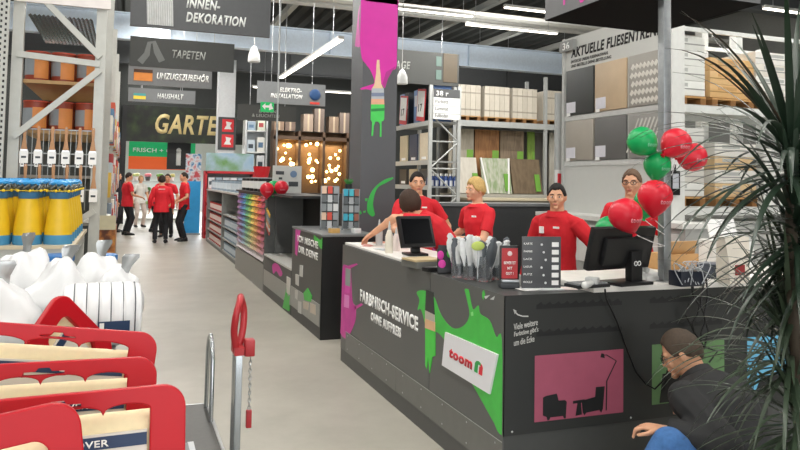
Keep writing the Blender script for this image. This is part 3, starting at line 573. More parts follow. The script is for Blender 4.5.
# ================================================================ people
def ring(c, rv, fv, a, d, n=18, flat=0.0):
    o = []
    for i in range(n):
        t = 2*PI*i/n; x, y = math.cos(t), math.sin(t)
        e = 0.85
        o.append(c + rv*(a*math.copysign(abs(x)**e, x)) + fv*(d*math.copysign(abs(y)**e, y)))
    return o
def voxel(bm_b, name, mats, parent, vox, smooth=3, folds=0.0):
    """fuse overlapping volumes into one continuous surface"""
    bmesh.ops.recalc_face_normals(bm_b.bm, faces=bm_b.bm.faces[:])
    me = bpy.data.meshes.new('tmp'); bm_b.bm.to_mesh(me); bm_b.bm.free()
    o = bpy.data.objects.new('tmp', me); COL.objects.link(o)
    m = o.modifiers.new('r', 'REMESH'); m.mode = 'VOXEL'; m.voxel_size = vox
    s = o.modifiers.new('s', 'SMOOTH'); s.factor = 0.5; s.iterations = smooth
    dg = bpy.context.evaluated_depsgraph_get(); dg.update()
    res = bpy.data.meshes.new_from_object(o.evaluated_get(dg)); res.name = name
    bpy.data.objects.remove(o); bpy.data.meshes.remove(me)
    res.materials.clear()
    for q in (mats if isinstance(mats, (list, tuple)) else [mats]): res.materials.append(q)
    if folds:
        cs = [v.co.copy() for v in res.vertices]; ns = [v.normal.copy() for v in res.vertices]; flat = []
        for c, n in zip(cs, ns): flat += (c + n*folds*(noise.noise(V((c.x*9, c.y*9, c.z*5))) + 0.6*noise.noise(c*17)))[:]
        res.vertices.foreach_set('co', flat); res.update()
    res.polygons.foreach_set('use_smooth', [True]*len(res.polygons))
    return link(name, res, parent)
def ik(a, c, l1, l2, hint):
    a, c, hint = V(a), V(c), V(hint); d = c - a; L = min(d.length, (l1+l2)*0.995); d.normalize(); c2 = a + d*L
    x = (l1*l1 - l2*l2 + L*L)/(2*L); h = math.sqrt(max(l1*l1 - x*x, 0)); n = (hint - d*hint.dot(d)).normalized()
    return a + d*x + n*h, c2
def head_pt(az, el, k):
    """unit head: az from the face front, el elevation; k = half sizes"""
    x, y, z = math.cos(el)*math.sin(az), math.cos(el)*math.cos(az), math.sin(el)
    if z < 0:
        t = min(1, -z)**1.3; x *= 1 - 0.30*t
        if y > 0: y = y*(1 - 0.05*t) + 0.16*t*max(0, y+0.3)
        else: y *= 1 - 0.25*t
    if y > 0: y *= 0.97
    return V((x*k[0], y*k[1], z*k[2]))
HK = (0.0775, 0.097, 0.116)
def person(label, loc, face, H=1.76, lean=0, side=0, twist=0, hy=0, hp=0, pel=None, Lh=None, Rh=None, Le=(-0.5,-0.6,-0.4), Re=(0.5,-0.6,-0.4), Lf=None, Rf=None,
           Lk=(-0.15,1,0.1), Rk=(0.15,1,0.1), sleeve='short', top=None, bottom=None, hair=('short', '#2a1d14'), skin=None, vox=0.007, woman=False, extras=(), group=None, bulk=1.0, jacket=0.0, curl=0.6, hem=0.07):
    S = H/1.76; skin = skin or SKIN; top = top or REDC; bottom = bottom or M('#20232a', 0.8, noise=0.15, scale=40)
    root = thing('person', label, 'person', loc, face, group)
    X, Y, Z = V((1,0,0)), V((0,1,0)), V((0,0,1))
    P = V(pel) if pel else V((0, 0, 0.525*H))
    def dirv(a): return V((math.sin(math.radians(side))*math.cos(math.radians(a)), math.sin(math.radians(a)), math.cos(math.radians(a))*math.cos(math.radians(side)))).normalized()
    W = P + dirv(lean*0.35)*0.105*H; C = W + dirv(lean*0.8)*0.115*H; S_ = C + dirv(lean)*0.075*H; N = S_ + dirv(lean*1.05)*0.028*H
    def fr(a, tw):
        u = dirv(a); r = rotz(math.radians(tw)) @ X; r = (r - u*r.dot(u)).normalized(); return r, u.cross(r)
    fw = 0.90 if woman else 1.0
    prof = [(P - dirv(lean*0.2)*0.055*H, 0.088, 0.062, 0, 0), (P, 0.097*(1.04 if woman else 1), 0.068, 0, 0), (W, 0.082*fw, 0.058, lean*0.35, twist*0.4), (C, 0.094*fw, 0.070, lean*0.8, twist*0.8), (S_ - dirv(lean)*0.012*H, 0.092*fw, 0.054, lean, twist), (N, 0.040, 0.042, lean, twist)]
    def torso(b, add, i0=0, i1=6, cutlow=None):
        rr = []
        for (c, a, d, ln, tw) in prof[i0:i1]:
            r, f = fr(ln, tw); rr.append(ring(c, r, f, a*H*bulk + add, d*H*bulk + add))
        b.loft(rr)
    rs, fs_ = fr(lean, twist)
    SL, SR = S_ - rs*0.104*H*fw - dirv(lean)*0.022*H, S_ + rs*0.104*H*fw - dirv(lean)*0.022*H
    HL, HR = P + V((-0.052*H, 0, -0.015*H)), P + V((0.052*H, 0, -0.015*H))
    ua, fa = 0.168*H, 0.150*H
    Lh = V(Lh) if Lh else SL + V((-0.06*H, 0.04*H, -0.30*H)); Rh = V(Rh) if Rh else SR + V((0.06*H, 0.04*H, -0.30*H))
    EL, WL = ik(SL, Lh, ua, fa, Le); ER, WR = ik(SR, Rh, ua, fa, Re)
    AL0 = V(Lf) if Lf else V((-0.075*H, -0.01, 0.045*H)); AR0 = V(Rf) if Rf else V((0.075*H, 0.0, 0.045*H))
    KL, AL = ik(HL, AL0, 0.245*H, 0.24*H, Lk); KR, AR = ik(HR, AR0, 0.245*H, 0.24*H, Rk)
    # head frame
    hd = dirv(lean*0.55 + 4); Hr = rotz(math.radians(hy)) @ rotx(math.radians(hp)); k = [q*S for q in HK]
    HC = N + hd*0.040*H + V((0, 0, 0)) + Hr @ V((0, 0.018*S, 0.066*S))
    def hp_(az, el, s=1.0): return HC + Hr @ (head_pt(az, el, k)*s)
    b = MB(); torso(b, 0)
    for p in (SL, SR): b.sph(p, 0.029*H); b.cap(N - dirv(lean)*0.012*H, 0.030*H, p.lerp(S_, 0.12), 0.027*H)
    b.cap(N - hd*0.01, 0.036*H*(0.88 if woman else 1), HC - (Hr @ V((0, 0.012*S, 0.05*S))), 0.034*H*(0.86 if woman else 1))
    for s_, e_, w_, sg in ((SL, EL, WL, -1), (SR, ER, WR, 1)):
        b.cap(s_, 0.029*H*bulk, e_, 0.0225*H); b.cap(e_, 0.0225*H, w_, 0.0155*H); m = e_.lerp(w_, 0.28); b.sph(m, 0.024*H)
        # hand: palm, four fingers, thumb
        d = (w_ - e_).normalized(); up = V((0,0,1)); n = (up - d*up.dot(d)); n = n.normalized() if n.length > 0.05 else V((0,-1,0)); sd = d.cross(n)*sg
        if abs(d.z) > 0.75: sd = V((0,1,0)) - d*d.y; sd.normalize(); n = sd.cross(d)*sg
        pc = w_ + d*0.028*H; Rm = Matrix((sd, d, n)).transposed()
        b.sph(w_ + d*0.03*H, (0.024*H, 0.032*H, 0.0115*H), 14, 10, Rm); b.cap(w_, 0.0145*H, w_ + d*0.02*H, 0.014*H)
        for i, (off, ln) in enumerate(((0.0175, 0.042), (0.006, 0.047), (-0.0058, 0.043), (-0.017, 0.033))):
            q0 = w_ + d*0.052*H + sd*off*H; q1 = q0 + (d*math.cos(curl*0.5) - n*math.sin(curl*0.5) + sd*off*3).normalized()*ln*0.52*H; q2 = q1 + (d*math.cos(curl*1.5) - n*math.sin(curl*1.5) + sd*off*2).normalized()*ln*0.5*H
            b.cap(q0, 0.0055*H, q1, 0.0052*H, 8); b.cap(q1, 0.0052*H, q2, 0.0045*H, 8)
        t0 = w_ + d*0.018*H + sd*0.018*H; t1 = t0 + (d*0.7 + sd*0.75 - n*0.25).normalized()*0.026*H; t2 = t1 + (d + sd*0.15 - n*0.35).normalized()*0.024*H
        b.cap(t0, 0.008*H, t1, 0.0065*H, 8); b.cap(t1, 0.0065*H, t2, 0.0052*H, 8)
    for h_, k_, a_ in ((HL, KL, AL), (HR, KR, AR)):
        b.cap(h_, 0.050*H, k_, 0.031*H); b.cap(k_, 0.031*H, a_, 0.021*H); m = k_.lerp(a_, 0.3); b.sph(m, 0.034*H)
        b.cap(a_, 0.021*H, a_ + V((0, 0.06*H, -0.025*H)), 0.016*H)
    # head with nose, brow, chin and ears fused into the same surface
    n_el, n_az = 16, 24; hb = [[hp_(2*PI*i/n_az, -PI/2*0.98 + PI*0.98*2/2*j/n_el) for i in range(n_az)] for j in range(n_el+1)]
    b.loft(hb)
    def hl(x, y, z): return HC + Hr @ (V((x, y, z))*S)
    b.cap(hl(0, 0.089, 0.012), 0.009*S, hl(0, 0.108, -0.026), 0.0125*S, 8); b.sph(hl(0.011, 0.098, -0.03), 0.009*S); b.sph(hl(-0.011, 0.098, -0.03), 0.009*S)
    b.cap(hl(-0.04, 0.08, 0.022), 0.012*S, hl(0.04, 0.08, 0.022), 0.012*S, 8); b.sph(hl(0, 0.084, -0.093), (0.024*S, 0.016*S, 0.016*S)); b.sph(hl(0, 0.089, -0.06), (0.024*S, 0.012*S, 0.012*S))
    for sx in (-1, 1):
        b.sph(hl(0.077*sx, -0.006, -0.004), (0.010*S, 0.02*S, 0.032*S), 10, 8, Hr @ rotz(-0.35*sx)); b.sph(hl(0.042*sx, 0.066, -0.026), (0.022*S, 0.014*S, 0.022*S))
    body = voxel(b, 'body', skin, root, vox, 2)
    for sx in (-1, 1):
        e = MB(); e.sph(hl(0.031*sx, 0.083, 0.002), (0.0135*S, 0.008*S, 0.0058*S), 10, 8, Hr); e.mi = 1; e.sph(hl(0.031*sx, 0.0892, 0.002), (0.0062*S, 0.0028*S, 0.0056*S), 8, 6, Hr); e.build('eye', [M('#e8e4de', 0.3), M('#2a1c14', 0.3)], root)
        e = MB(); e.tube([hl(0.014*sx, 0.098, 0.020), hl(0.032*sx, 0.096, 0.027), hl(0.052*sx, 0.083, 0.021)], [0.003*S, 0.004*S, 0.002*S], 6); e.build('eyebrow', M(hair[1], 0.8), root)
    e = MB(); e.sph(hl(0, 0.097, -0.058), (0.023*S, 0.008*S, 0.0042*S), 12, 8, Hr); e.sph(hl(0, 0.0965, -0.066), (0.019*S, 0.008*S, 0.0045*S), 12, 8, Hr); e.build('lips', M('#b5655a', 0.45), root)
    # hair: a thick shell grown off the scalp down to the hairline
    style, hc = hair[0], hair[1]
    def line(az):       # lowest elevation of hair at this azimuth (0 = forehead)
        a = abs((az + PI) % (2*PI) - PI)
        if style == 'bob': return 0.62 if a < 0.55 else (0.62 - (a-0.55)*2.6 if a < 1.0 else -0.62 - 0.25*min(1, a-1.0))
        if style == 'full': return 0.50 if a < 0.6 else (0.5 - (a-0.6)*1.0 if a < 1.2 else (-0.1 - (a-1.2)*0.26))
        return 0.60 if a < 0.6 else (0.60 - (a-0.6)*1.0 if a < 1.15 else (0.05 if a < 1.45 else 0.05 - (a-1.45)*0.34))
    rnd = random.Random(int(H*1000)); th = {'bob': 1.17, 'full': 1.15, 'short': 1.10}[style]; hm = MB(); outer, inner = [], []; na, ne = 36, 12
    jit = [[rnd.uniform(-1, 1) for _ in range(na)] for _ in range(ne+1)]
    for j in range(ne+1):
        ro, ri = [], []
        for i in range(na):
            az = 2*PI*i/na; e0 = line(az); el = PI/2*0.985 + (e0 - PI/2*0.985)*j/ne
            f = th + (0.035 if style == 'short' else 0.05)*jit[j][i]*(0.1 + 0.9*j/ne)
            if style == 'full' and el > 0.6: f += 0.06
            if j == ne: f = 1.04
            if j == 0: f = th
            el -= 0.06*jit[j][(i*7) % na]*(j/ne); ro.append(hp_(az, el, f)); ri.append(hp_(az, el, 0.96))
        outer.append(ro); inner.append(ri)
    hm.loft([outer[j] for j in range(ne+1)] + [inner[j] for j in range(ne, -1, -1)])
    hm.build('hair', M(hc, 0.75, noise=0.35, scale=70, bump=0.4), root, ang=80)
    # clothes
    ad = 0.010*S + jacket
    b = MB(); torso(b, ad, 1, 5); r0, f0 = fr(0, 0); lowc = P - dirv(0)*hem*H
    b.loft([ring(lowc, r0, f0, prof[1][1]*H*bulk + ad + 0.006, prof[1][2]*H*bulk + ad + 0.006), ring(P + dirv(lean*0.2)*0.02*H, r0, f0, prof[1][1]*H*bulk + ad, prof[1][2]*H*bulk + ad)])
    r, f = fr(lean, twist); b.loft([ring(S_ - dirv(lean)*0.012*H, r, f, 0.094*fw*H*bulk + ad, 0.054*H*bulk + ad), ring(S_ + dirv(lean)*0.010*H, r, f, 0.066*H + ad, 0.048*H + ad), ring(N - dirv(lean)*0.002*H, r, f, 0.038*H + ad, 0.040*H + ad)])
    for s_, e_, w_ in ((SL, EL, WL), (SR, ER, WR)):
        b.sph(s_, 0.027*H*bulk + ad*0.8); b.cap(N - dirv(lean)*0.018*H, 0.028*H + ad*0.5, s_.lerp(S_, 0.10), 0.026*H + ad*0.8)
        if sleeve == 'short': q = s_.lerp(e_, 0.72); b.cone(s_, 0.028*H*bulk + ad, q, 0.029*H + ad)
        elif sleeve == 'push': b.cone(s_, 0.031*H*bulk + ad, e_, 0.027*H + ad); b.sph(e_, 0.027*H + ad); b.cone(e_, 0.027*H + ad, e_.lerp(w_, 0.35), 0.024*H + ad)
        else: b.cone(s_, 0.031*H*bulk + ad, e_, 0.027*H + ad); b.sph(e_, 0.027*H + ad); b.cone(e_, 0.027*H + ad, e_.lerp(w_, 0.93), 0.020*H + ad)
    sh = voxel(b, 'jacket' if sleeve == 'long' else 'shirt', top, root, max(vox, 0.008), 4, 0.008)
    r, f = fr(lean, twist); c0 = N - dirv(lean)*0.004*H
    cm = MB(); cm.loft([ring(c0 + dirv(lean)*z + f*(0.004 if z < 0 else 0), r, f, a, a*1.05, 20) for z, a in ((-0.022, 0.058*H), (-0.010, 0.053*H), (0.006+jacket*1.6, 0.045*H), (0.006+jacket*1.6, 0.041*H), (-0.016, 0.043*H))], cap=False); cm.build('collar', top, root)
    if sleeve == 'short' and vox < 0.01: e = MB(); e.sph(N - dirv(lean)*0.028*H + f*(0.030*H*bulk + ad + 0.012), (0.013, 0.018, 0.04), 12, 8, Matrix((r, f, dirv(lean))).transposed()); e.build('neck_opening', skin, root)
    b = MB(); b.loft([ring(P - dirv(0)*0.06*H, r0, f0, 0.092*H + ad*0.6, 0.066*H + ad*0.6), ring(P, r0, f0, 0.097*H + ad*0.4, 0.068*H + ad*0.4), ring(P + dirv(lean*0.35)*0.045*H, r0, f0, 0.088*H + ad*0.3, 0.062*H + ad*0.3)])
    for h_, k_, a_ in ((HL, KL, AL), (HR, KR, AR)):
        b.sph(h_, 0.051*H + 0.012); b.cone(h_, 0.050*H + 0.012, k_, 0.033*H + 0.014); b.sph(k_, 0.033*H + 0.013); b.cone(k_, 0.033*H + 0.013, k_.lerp(a_, 0.97), 0.024*H + 0.016)
        m = k_.lerp(a_, 0.3); b.sph(m, 0.034*H + 0.010)
    voxel(b, 'trousers', bottom, root, max(vox, 0.008), 3, 0.008)
    for a_ in (AL, AR):
        q = V((a_.x, a_.y, a_.z - 0.045*H)); sg = -1 if a_.x < 0 else 1; s = MB()
        s.loft([[q + V((w*math.cos(t)*H + sg*y*0.12*H, y*H, max(0, z*H*(0.5+0.5*math.sin(t))))) for t in [2*PI*i/14 for i in range(14)]] for y, w, z in ((-0.045, 0.012, 0.045), (-0.035, 0.025, 0.06), (0.0, 0.027, 0.062), (0.045, 0.03, 0.045), (0.085, 0.028, 0.032), (0.105, 0.014, 0.022))])
        s.build('shoe', M('#17181b', 0.5), root)
    # chest emblem, badge, glasses
    for ex in extras:
        if ex == 'logo':
            c = C + fr(lean*0.8, twist*0.8)[1]*(0.070*H*bulk + ad + 0.002) + fr(lean*0.8, twist*0.8)[0]*(-0.04*H) + dirv(lean)*0.035*H
            e = MB(); e.obox(c, (0.055, 0.008, 0.016), Matrix((r, f, dirv(lean))).transposed()); e.build('chest_emblem', PAPER, root)
        if ex == 'badge':
            c = C + f*(0.068*H*bulk + ad + 0.002) + r*(0.045*H) + dirv(lean)*0.02*H; e = MB(); e.obox(c, (0.04, 0.012, 0.055), Matrix((r, f, dirv(lean))).transposed()); e.build('name_badge', PAPER, root)
        if ex == 'back':
            c = C - f*(0.070*H*bulk + ad + 0.001) + dirv(lean)*0.05*H; e = MB(); e.obox(c, (0.16, 0.008, 0.025), Matrix((r, f, dirv(lean))).transposed()); e.build('back_lettering', M('#e6b6b6', 0.6), root)
        if ex == 'glasses':
            e = MB()
            for sx in (-1, 1):
                e.tube([hl(0.033*sx + 0.024*math.cos(t), 0.104, 0.002 + 0.017*math.sin(t)) for t in [2*PI*i/16 for i in range(17)]], 0.0022*S, 6); e.tube([hl(0.057*sx, 0.103, 0.008), hl(0.083*sx, 0.05, 0.01), hl(0.084*sx, -0.01, 0.006)], 0.0022*S, 6)
            e.tube([hl(-0.009, 0.105, 0.004), hl(0.009, 0.105, 0.004)], 0.002*S, 6); e.build('glasses', M('#1c1c20', 0.3), root)
    return root
def local(root, w):
    """a world point in a figure's own frame"""
    return rotz(-root[1]) @ (V(w) - V(root[0]))
def at(loc, face, w): return local((loc, face), w)
def yaw_to(dx, dy): return math.atan2(-dx, dy)
# staff behind the counter
L_, F_ = V((2.50, 5.25, 0)), yaw_to(-0.62, 0.78); L_, F_ = V((2.67, 5.86, 0)), yaw_to(-0.9, 0.42)
person('woman with brown bob in red polo shirt leaning over the counter end, seen from behind', L_, F_, 1.72, lean=52, side=-4, hy=-34, hp=-18, twist=12, pel=(0, -0.06, 0.92), Lh=at(L_, F_, (2.06, 6.10, 1.19)), Le=(-0.6, -0.2, 1), Rh=at(L_, F_, (2.36, 6.1, 1.22)), Re=(1, -0.2, 0.5),
       hair=('bob', '#3d2a1e'), woman=True, vox=0.007, curl=0.6)
L_, F_ = V((2.93, 7.25, 0)), yaw_to(-0.28, -1)
person('dark haired man in red polo shirt facing us behind the leaning woman', L_, F_, 1.77, hy=4, extras=('logo',), Lh=at(L_, F_, (3.18, 6.98, 1.08)), Rh=at(L_, F_, (2.70, 6.95, 1.10)), hair=('short', '#1a120d'), bulk=1.02)
L_, F_ = V((3.27, 6.42, 0)), yaw_to(-1, -0.35)
person('woman with short blonde hair in red polo shirt, turned to the left', L_, F_, 1.71, hy=-14, lean=4, Lh=at(L_, F_, (2.95, 6.25, 1.12)), Rh=at(L_, F_, (3.05, 6.62, 1.1)), hair=('full', '#c9a86a'), woman=True, extras=('logo',), skin=M('#e3b190', 0.5, noise=0.05))
L_, F_ = V((3.40, 5.22, 0)), yaw_to(-0.95, -0.45)
person('young dark haired man in red fleece jacket with white badge beside the monitor', L_, F_, 1.67, hy=26, lean=3, bulk=0.94, sleeve='long', jacket=0.010, top=M('#c81d28', 0.9, noise=0.12, scale=40, bump=0.1), extras=('badge', 'logo'), Lh=at(L_, F_, (3.42, 4.80, 1.0)), hair=('short', '#16110e'))
L_, F_ = V((4.22, 5.30, 0)), yaw_to(-0.9, -0.75)
person('man with glasses in red shirt half hidden behind the balloons', L_, F_, 1.81, extras=('glasses',), hair=('short', '#6b5340'), sleeve='short', bulk=1.08)
# crouching man at the counter front
L_, F_ = V((2.82, 2.70, 0)), yaw_to(-0.1, 1)
person('crouching man in black jacket and blue jeans with glasses at the counter front', L_, F_, 1.80, lean=46, hy=40, hp=-26, twist=6, pel=(0, -0.02, 0.19), Lf=at(L_, F_, (2.25, 2.92, 0.085)), Rf=(0.12, 0.20, 0.085), Lk=rotz(-F_) @ V((-1.2, 0.4, 0.8)), Rk=(0.3, 1, 0.9),
       Lh=at(L_, F_, (2.46, 2.85, 0.475)), Le=rotz(-F_) @ V((0.9, -0.1, 0.6)), Rh=at(L_, F_, (2.98, 3.16, 0.46)), Re=(1, 0, -0.4), sleeve='long', jacket=0.02, bulk=1.06, top=M('#2a2b2c', 0.8, noise=0.15, scale=30, bump=0.15), bottom=JEANS,
       hair=('short', '#4f4236'), extras=('glasses',), vox=0.006, hem=0.05, curl=0.9)
# staff and customers far down the aisle
FV = 0.011; TR = M('#1d1f24', 0.8)
def far(label, px, face, H, **kw): return person(label, px, face, H, vox=FV, **kw)
far('man in red polo shirt and black trousers standing at right of the far group', (1.403, 19.657, 0), yaw_to(-1, -0.15), 1.80, bottom=TR, Lh=(-0.22, 0.22, 1.02), Rh=(0.2, 0.24, 1.0))
far('person in red long sleeved top seen from behind, nearest of the far group', (0.813, 19.139, 0), yaw_to(0.05, 1), 1.70, sleeve='long', bottom=TR, extras=('back',), hair=('full', '#2b1d15'), bulk=1.05)
far('person in red shirt mostly hidden behind the red top at the aisle centre', (1.046, 21.032, 0), yaw_to(-0.3, -1), 1.76, bottom=TR)
far('stocky man in red polo shirt standing at left of the far aisle', (0.009, 21.884, 0), yaw_to(1, 0.3), 1.78, bottom=TR, bulk=1.15, Lh=(-0.2, 0.3, 1.1), Rh=(0.2, 0.3, 1.08))
far('person in dark navy clothes beside the left rack, behind the red shirted man', (-0.3, 23.096, 0), yaw_to(1, -0.2), 1.80, sleeve='long', top=M('#22252f', 0.8), bottom=TR)
far('person in red jacket bending in the middle distance of the aisle', (0.765, 22.986, 0), yaw_to(1, 0.3), 1.72, lean=25, sleeve='long', bottom=TR)
far('person in white top farther back between the red shirted staff', (0.401, 25.313, 0), yaw_to(0.4, -1), 1.70, top=M('#dcd8d0', 0.8), bottom=M('#c9b9b0', 0.8), hair=('bob', '#a88a60'), woman=True)
# ================================================================ clad paint column
PY = 8.0
t = thing('paint_column', 'tall grey clad column with pink paint splash and paintbrush graphic', 'column', (0, 0, 0), kind='thing')
MB().box(2.527, 2.958, PY, PY+0.46, 0, 5.6).build('cladding', M('#56585c', 0.45, noise=0.05, scale=3), t)
decal(t, 'pink_splash', xz(PY, [(2.485, 3.769), (2.948, 3.819), (2.948, 3.384), (2.948, 3.024), (2.896, 2.967), (2.842, 2.868), (2.805, 2.751), (2.769, 2.785), (2.725, 2.711), (2.646, 2.713), (2.572, 2.722), (2.513, 2.712), (2.508, 2.732), (2.595, 2.766), (2.674, 2.809), (2.621, 2.947), (2.56, 3.023), (2.499, 3.151)]), M('#d62ba6', 0.45, noise=0.12, scale=5), (0,-1,0))
decal(t, 'pink_splash', xz(PY, [(2.54, 3.765), (2.955, 3.76), (2.955, 4.6), (2.53, 4.9)]), M('#d62ba6', 0.45, noise=0.12, scale=5), (0,-1,0))
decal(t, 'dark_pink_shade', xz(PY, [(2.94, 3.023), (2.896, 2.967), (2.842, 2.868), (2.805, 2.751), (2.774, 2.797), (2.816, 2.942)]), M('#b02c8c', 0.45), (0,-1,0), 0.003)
g = decal(t, 'brush_handle', xz(PY, [(2.7, 3.077), (2.728, 3.079), (2.735, 2.984), (2.746, 2.914), (2.756, 2.796), (2.785, 2.745), (2.646, 2.736), (2.674, 2.79), (2.691, 2.91), (2.694, 3.005)]), M('#e6c7a4', 0.5), (0,-1,0), 0.006)
decal(g, 'ferrule', xz(PY, [(2.641, 2.736), (2.79, 2.746), (2.797, 2.62), (2.638, 2.611)]), M('#b3bac0', 0.35), (0,-1,0), 0.007); decal(g, 'ferrule_band', xz(PY, [(2.639, 2.684), (2.793, 2.694), (2.794, 2.651), (2.64, 2.642)]), M('#7b87a0', 0.4), (0,-1,0), 0.009)
decal(g, 'peach_band', xz(PY, [(2.638, 2.611), (2.797, 2.62), (2.801, 2.556), (2.637, 2.547)]), M('#e5ab8c'), (0,-1,0), 0.007)
decal(g, 'green_bristles', xz(PY, [(2.637, 2.547), (2.801, 2.556), (2.802, 2.384), (2.788, 2.357), (2.77, 2.356), (2.772, 2.172), (2.752, 2.171), (2.751, 2.322), (2.728, 2.349), (2.693, 2.348), (2.675, 2.295), (2.667, 2.177), (2.648, 2.177), (2.654, 2.341), (2.634, 2.368)]), M('#49cf5c', 0.4), (0,-1,0), 0.008); decal(g, 'dark_green_band', xz(PY, [(2.638, 2.496), (2.802, 2.514), (2.803, 2.481), (2.639, 2.463)]), M('#2b8f45'), (0,-1,0), 0.01)
decal(t, 'green_splash', xz(PY, ribbon([(2.928, 1.691), (2.837, 1.653), (2.741, 1.594), (2.688, 1.52), (2.662, 1.442), (2.65, 1.378), (2.66, 1.3), (2.694, 1.249)], [0.008,0.02,0.014,0.022,0.03,0.036,0.04,0.02])), M('#3fb553', 0.4), (0,-1,0), 0.003)
for q in ([(2.514, 1.287), (2.535, 1.308), (2.552, 1.272), (2.525, 1.256)], [(2.568, 1.298), (2.6, 1.308), (2.6, 1.287), (2.573, 1.277)], [(2.586, 1.447), (2.619, 1.447), (2.614, 1.416), (2.592, 1.416)]): decal(t, 'green_drop', xz(PY, q), M('#3fb553', 0.4), (0,-1,0), 0.003)
decal(t, 'pink_side_splash', [V((2.527, a, z)) for a, z in [(8.148, 3.755), (8.173, 3.668), (8.179, 3.524), (8.128, 3.245), (8.257, 3.267), (8.325, 3.296), (8.274, 3.495), (8.222, 3.679)]], M('#c23a98', 0.45), (-1,0,0))

# ================================================================ paint mixing counter beyond the gap
DX = 1.91; BLK = M('#18191a', 0.45); DK = M('#4a4b4a', 0.45, noise=0.05, scale=3)
t = thing('mixing_counter', 'dark grey paint mixing counter with black end panel beyond the service counter', 'counter', (0,0,0))
MB().box(DX+0.004, 2.5, 7.326, 8.75, 0.0, 1.06).build('carcass', M('#38393a', 0.45), t); MB().box(DX, DX+0.004, 7.32, 8.75, 0.12, 1.06).build('side_panel', DK, t); MB().box(DX, 2.5, 7.32, 7.326, 0, 1.06).build('end_panel', BLK, t)
MB().box(DX-0.01, 2.51, 7.31, 8.75, 1.06, 1.085).build('worktop', M('#77797a', 0.4), t, bevel=0.004)
kp = MB().box(DX-0.006, DX, 7.34, 8.75, 0.13, 0.36).build('kick_plate', M('#9a9b97', 0.35, 0.3), t)
def dx(name, pts, mat, t_=0.002): decal(t, name, [V((DX, a, z)) for a, z in pts], mat, (-1,0,0), t_)
dx('pink_splash', [(8.591, 1.057), (8.303, 1.07), (8.348, 1.004), (8.438, 0.868), (8.467, 0.747), (8.578, 0.76)], PINK); dx('green_splash', [(7.673, 1.055), (7.409, 1.022), (7.312, 1.051), (7.318, 0.937), (7.437, 0.957), (7.535, 0.991), (7.65, 1.003)], GREENP); dx('green_splash', [(8.073, 0.371), (7.888, 0.454), (7.697, 0.396), (7.708, 0.329), (8.017, 0.302)], GREENP, 0.008)
text(t, 'ICH MISCHE', (DX-0.001, 8.46, 0.92), 0.98, 0.078, '-x', PAPER, 0.035); text(t, 'DIR DEINE', (DX-0.001, 8.40, 0.80), 0.92, 0.078, '-x', PAPER, 0.035)
for q in ([(8.288, 0.662), (8.146, 0.671), (8.152, 0.541), (8.294, 0.534)], [(8.507, 0.53), (8.337, 0.54), (8.343, 0.412), (8.493, 0.414)], [(8.507, 0.346), (8.358, 0.359), (8.367, 0.246), (8.496, 0.249)], [(8.324, 0.242), (8.161, 0.256), (8.166, 0.12), (8.33, 0.114)]): dx('white_swatch', q, M('#c9c8c4'), 0.008)
for q in ([(7.734, 0.314), (7.513, 0.329), (7.486, 0.229), (7.724, 0.215)], [(8.064, 0.283), (7.817, 0.308), (7.826, 0.223), (8.055, 0.202)]): dx('beige_swatch', q, M('#c9bdae'), 0.01)
# low niche unit
t = thing('niche_unit', 'low grey unit with pale shelf and dark recess beside the colour chart', 'counter', (0,0,0))
MB().box(DX, 2.5, 8.76, 10.62, 0.0, 0.54).build('base', DK, t); MB().box(DX-0.01, 2.5, 8.76, 10.6, 0.54, 0.565).build('shelf', M('#cfcfca', 0.4), t)
MB().box(2.46, 2.5, 8.76, 10.62, 0.565, 1.42).build('back_panel', M('#151617', 0.6), t); MB().box(DX, 2.5, 10.62, 10.68, 0, 1.44).build('side_panel', M('#5e605f', 0.45), t); MB().box(DX-0.01, 2.5, 8.76, 10.68, 1.42, 1.45).build('top_shelf', M('#2a2b2c'), t)
MB().box(2.05, 2.5, 10.58, 10.62, 0.565, 1.42).build('grey_panel', M('#636564', 0.45), t); MB().box(DX-0.006, DX, 8.76, 10.62, 0.12, 0.34).build('kick_plate', M('#9a9b97', 0.35, 0.3), t)
decal(t, 'pink_splash', [V((DX, a, z)) for a, z in [(9.9,0.5),(9.6,0.52),(9.3,0.44),(9.45,0.38),(9.7,0.42),(9.9,0.36),(10.0,0.44)]], PINK, (-1,0,0), 0.002); decal(t, 'green_splash', [V((DX, a, z)) for a, z in [(9.2,0.02),(9.0,0.3),(8.9,0.2),(8.8,0.24),(8.82,0.04)]], GREENP, (-1,0,0), 0.008)
decal(t, 'white_notice', [V((DX, a, z)) for a, z in [(9.0,0.24),(8.8,0.24),(8.8,0.44),(9.0,0.44)]], M('#d3d0ca'), (-1,0,0), 0.008)
MB().tube([(2.2,9.6,0.565),(2.2,9.6,0.95),(2.2,9.55,1.02),(2.18,9.35,1.02),(2.17,9.3,0.96)], 0.018, 8).build('tap', STEEL, t)
fan = thing('colour_fan', 'fan of colour strips hanging on the grey panel beside the colour chart', 'colour fan', (1.9, 10.35, 1.05))
for k, c in enumerate(('#e0b13c', '#6d7f8a', '#8a8f92', '#c98a5a', '#d9d6cf', '#b7483c')):
    b = MB(); b.obox((0, 0, 0.12-0.05*k), (0.012, 0.26, 0.045), rotx(0.35)); b.build('strip', M(c), fan)
MB().cone((0,0.05,0.14),0.005,(0.0,0.05,0.385),0.005,6).build('cord', BLACK, fan)
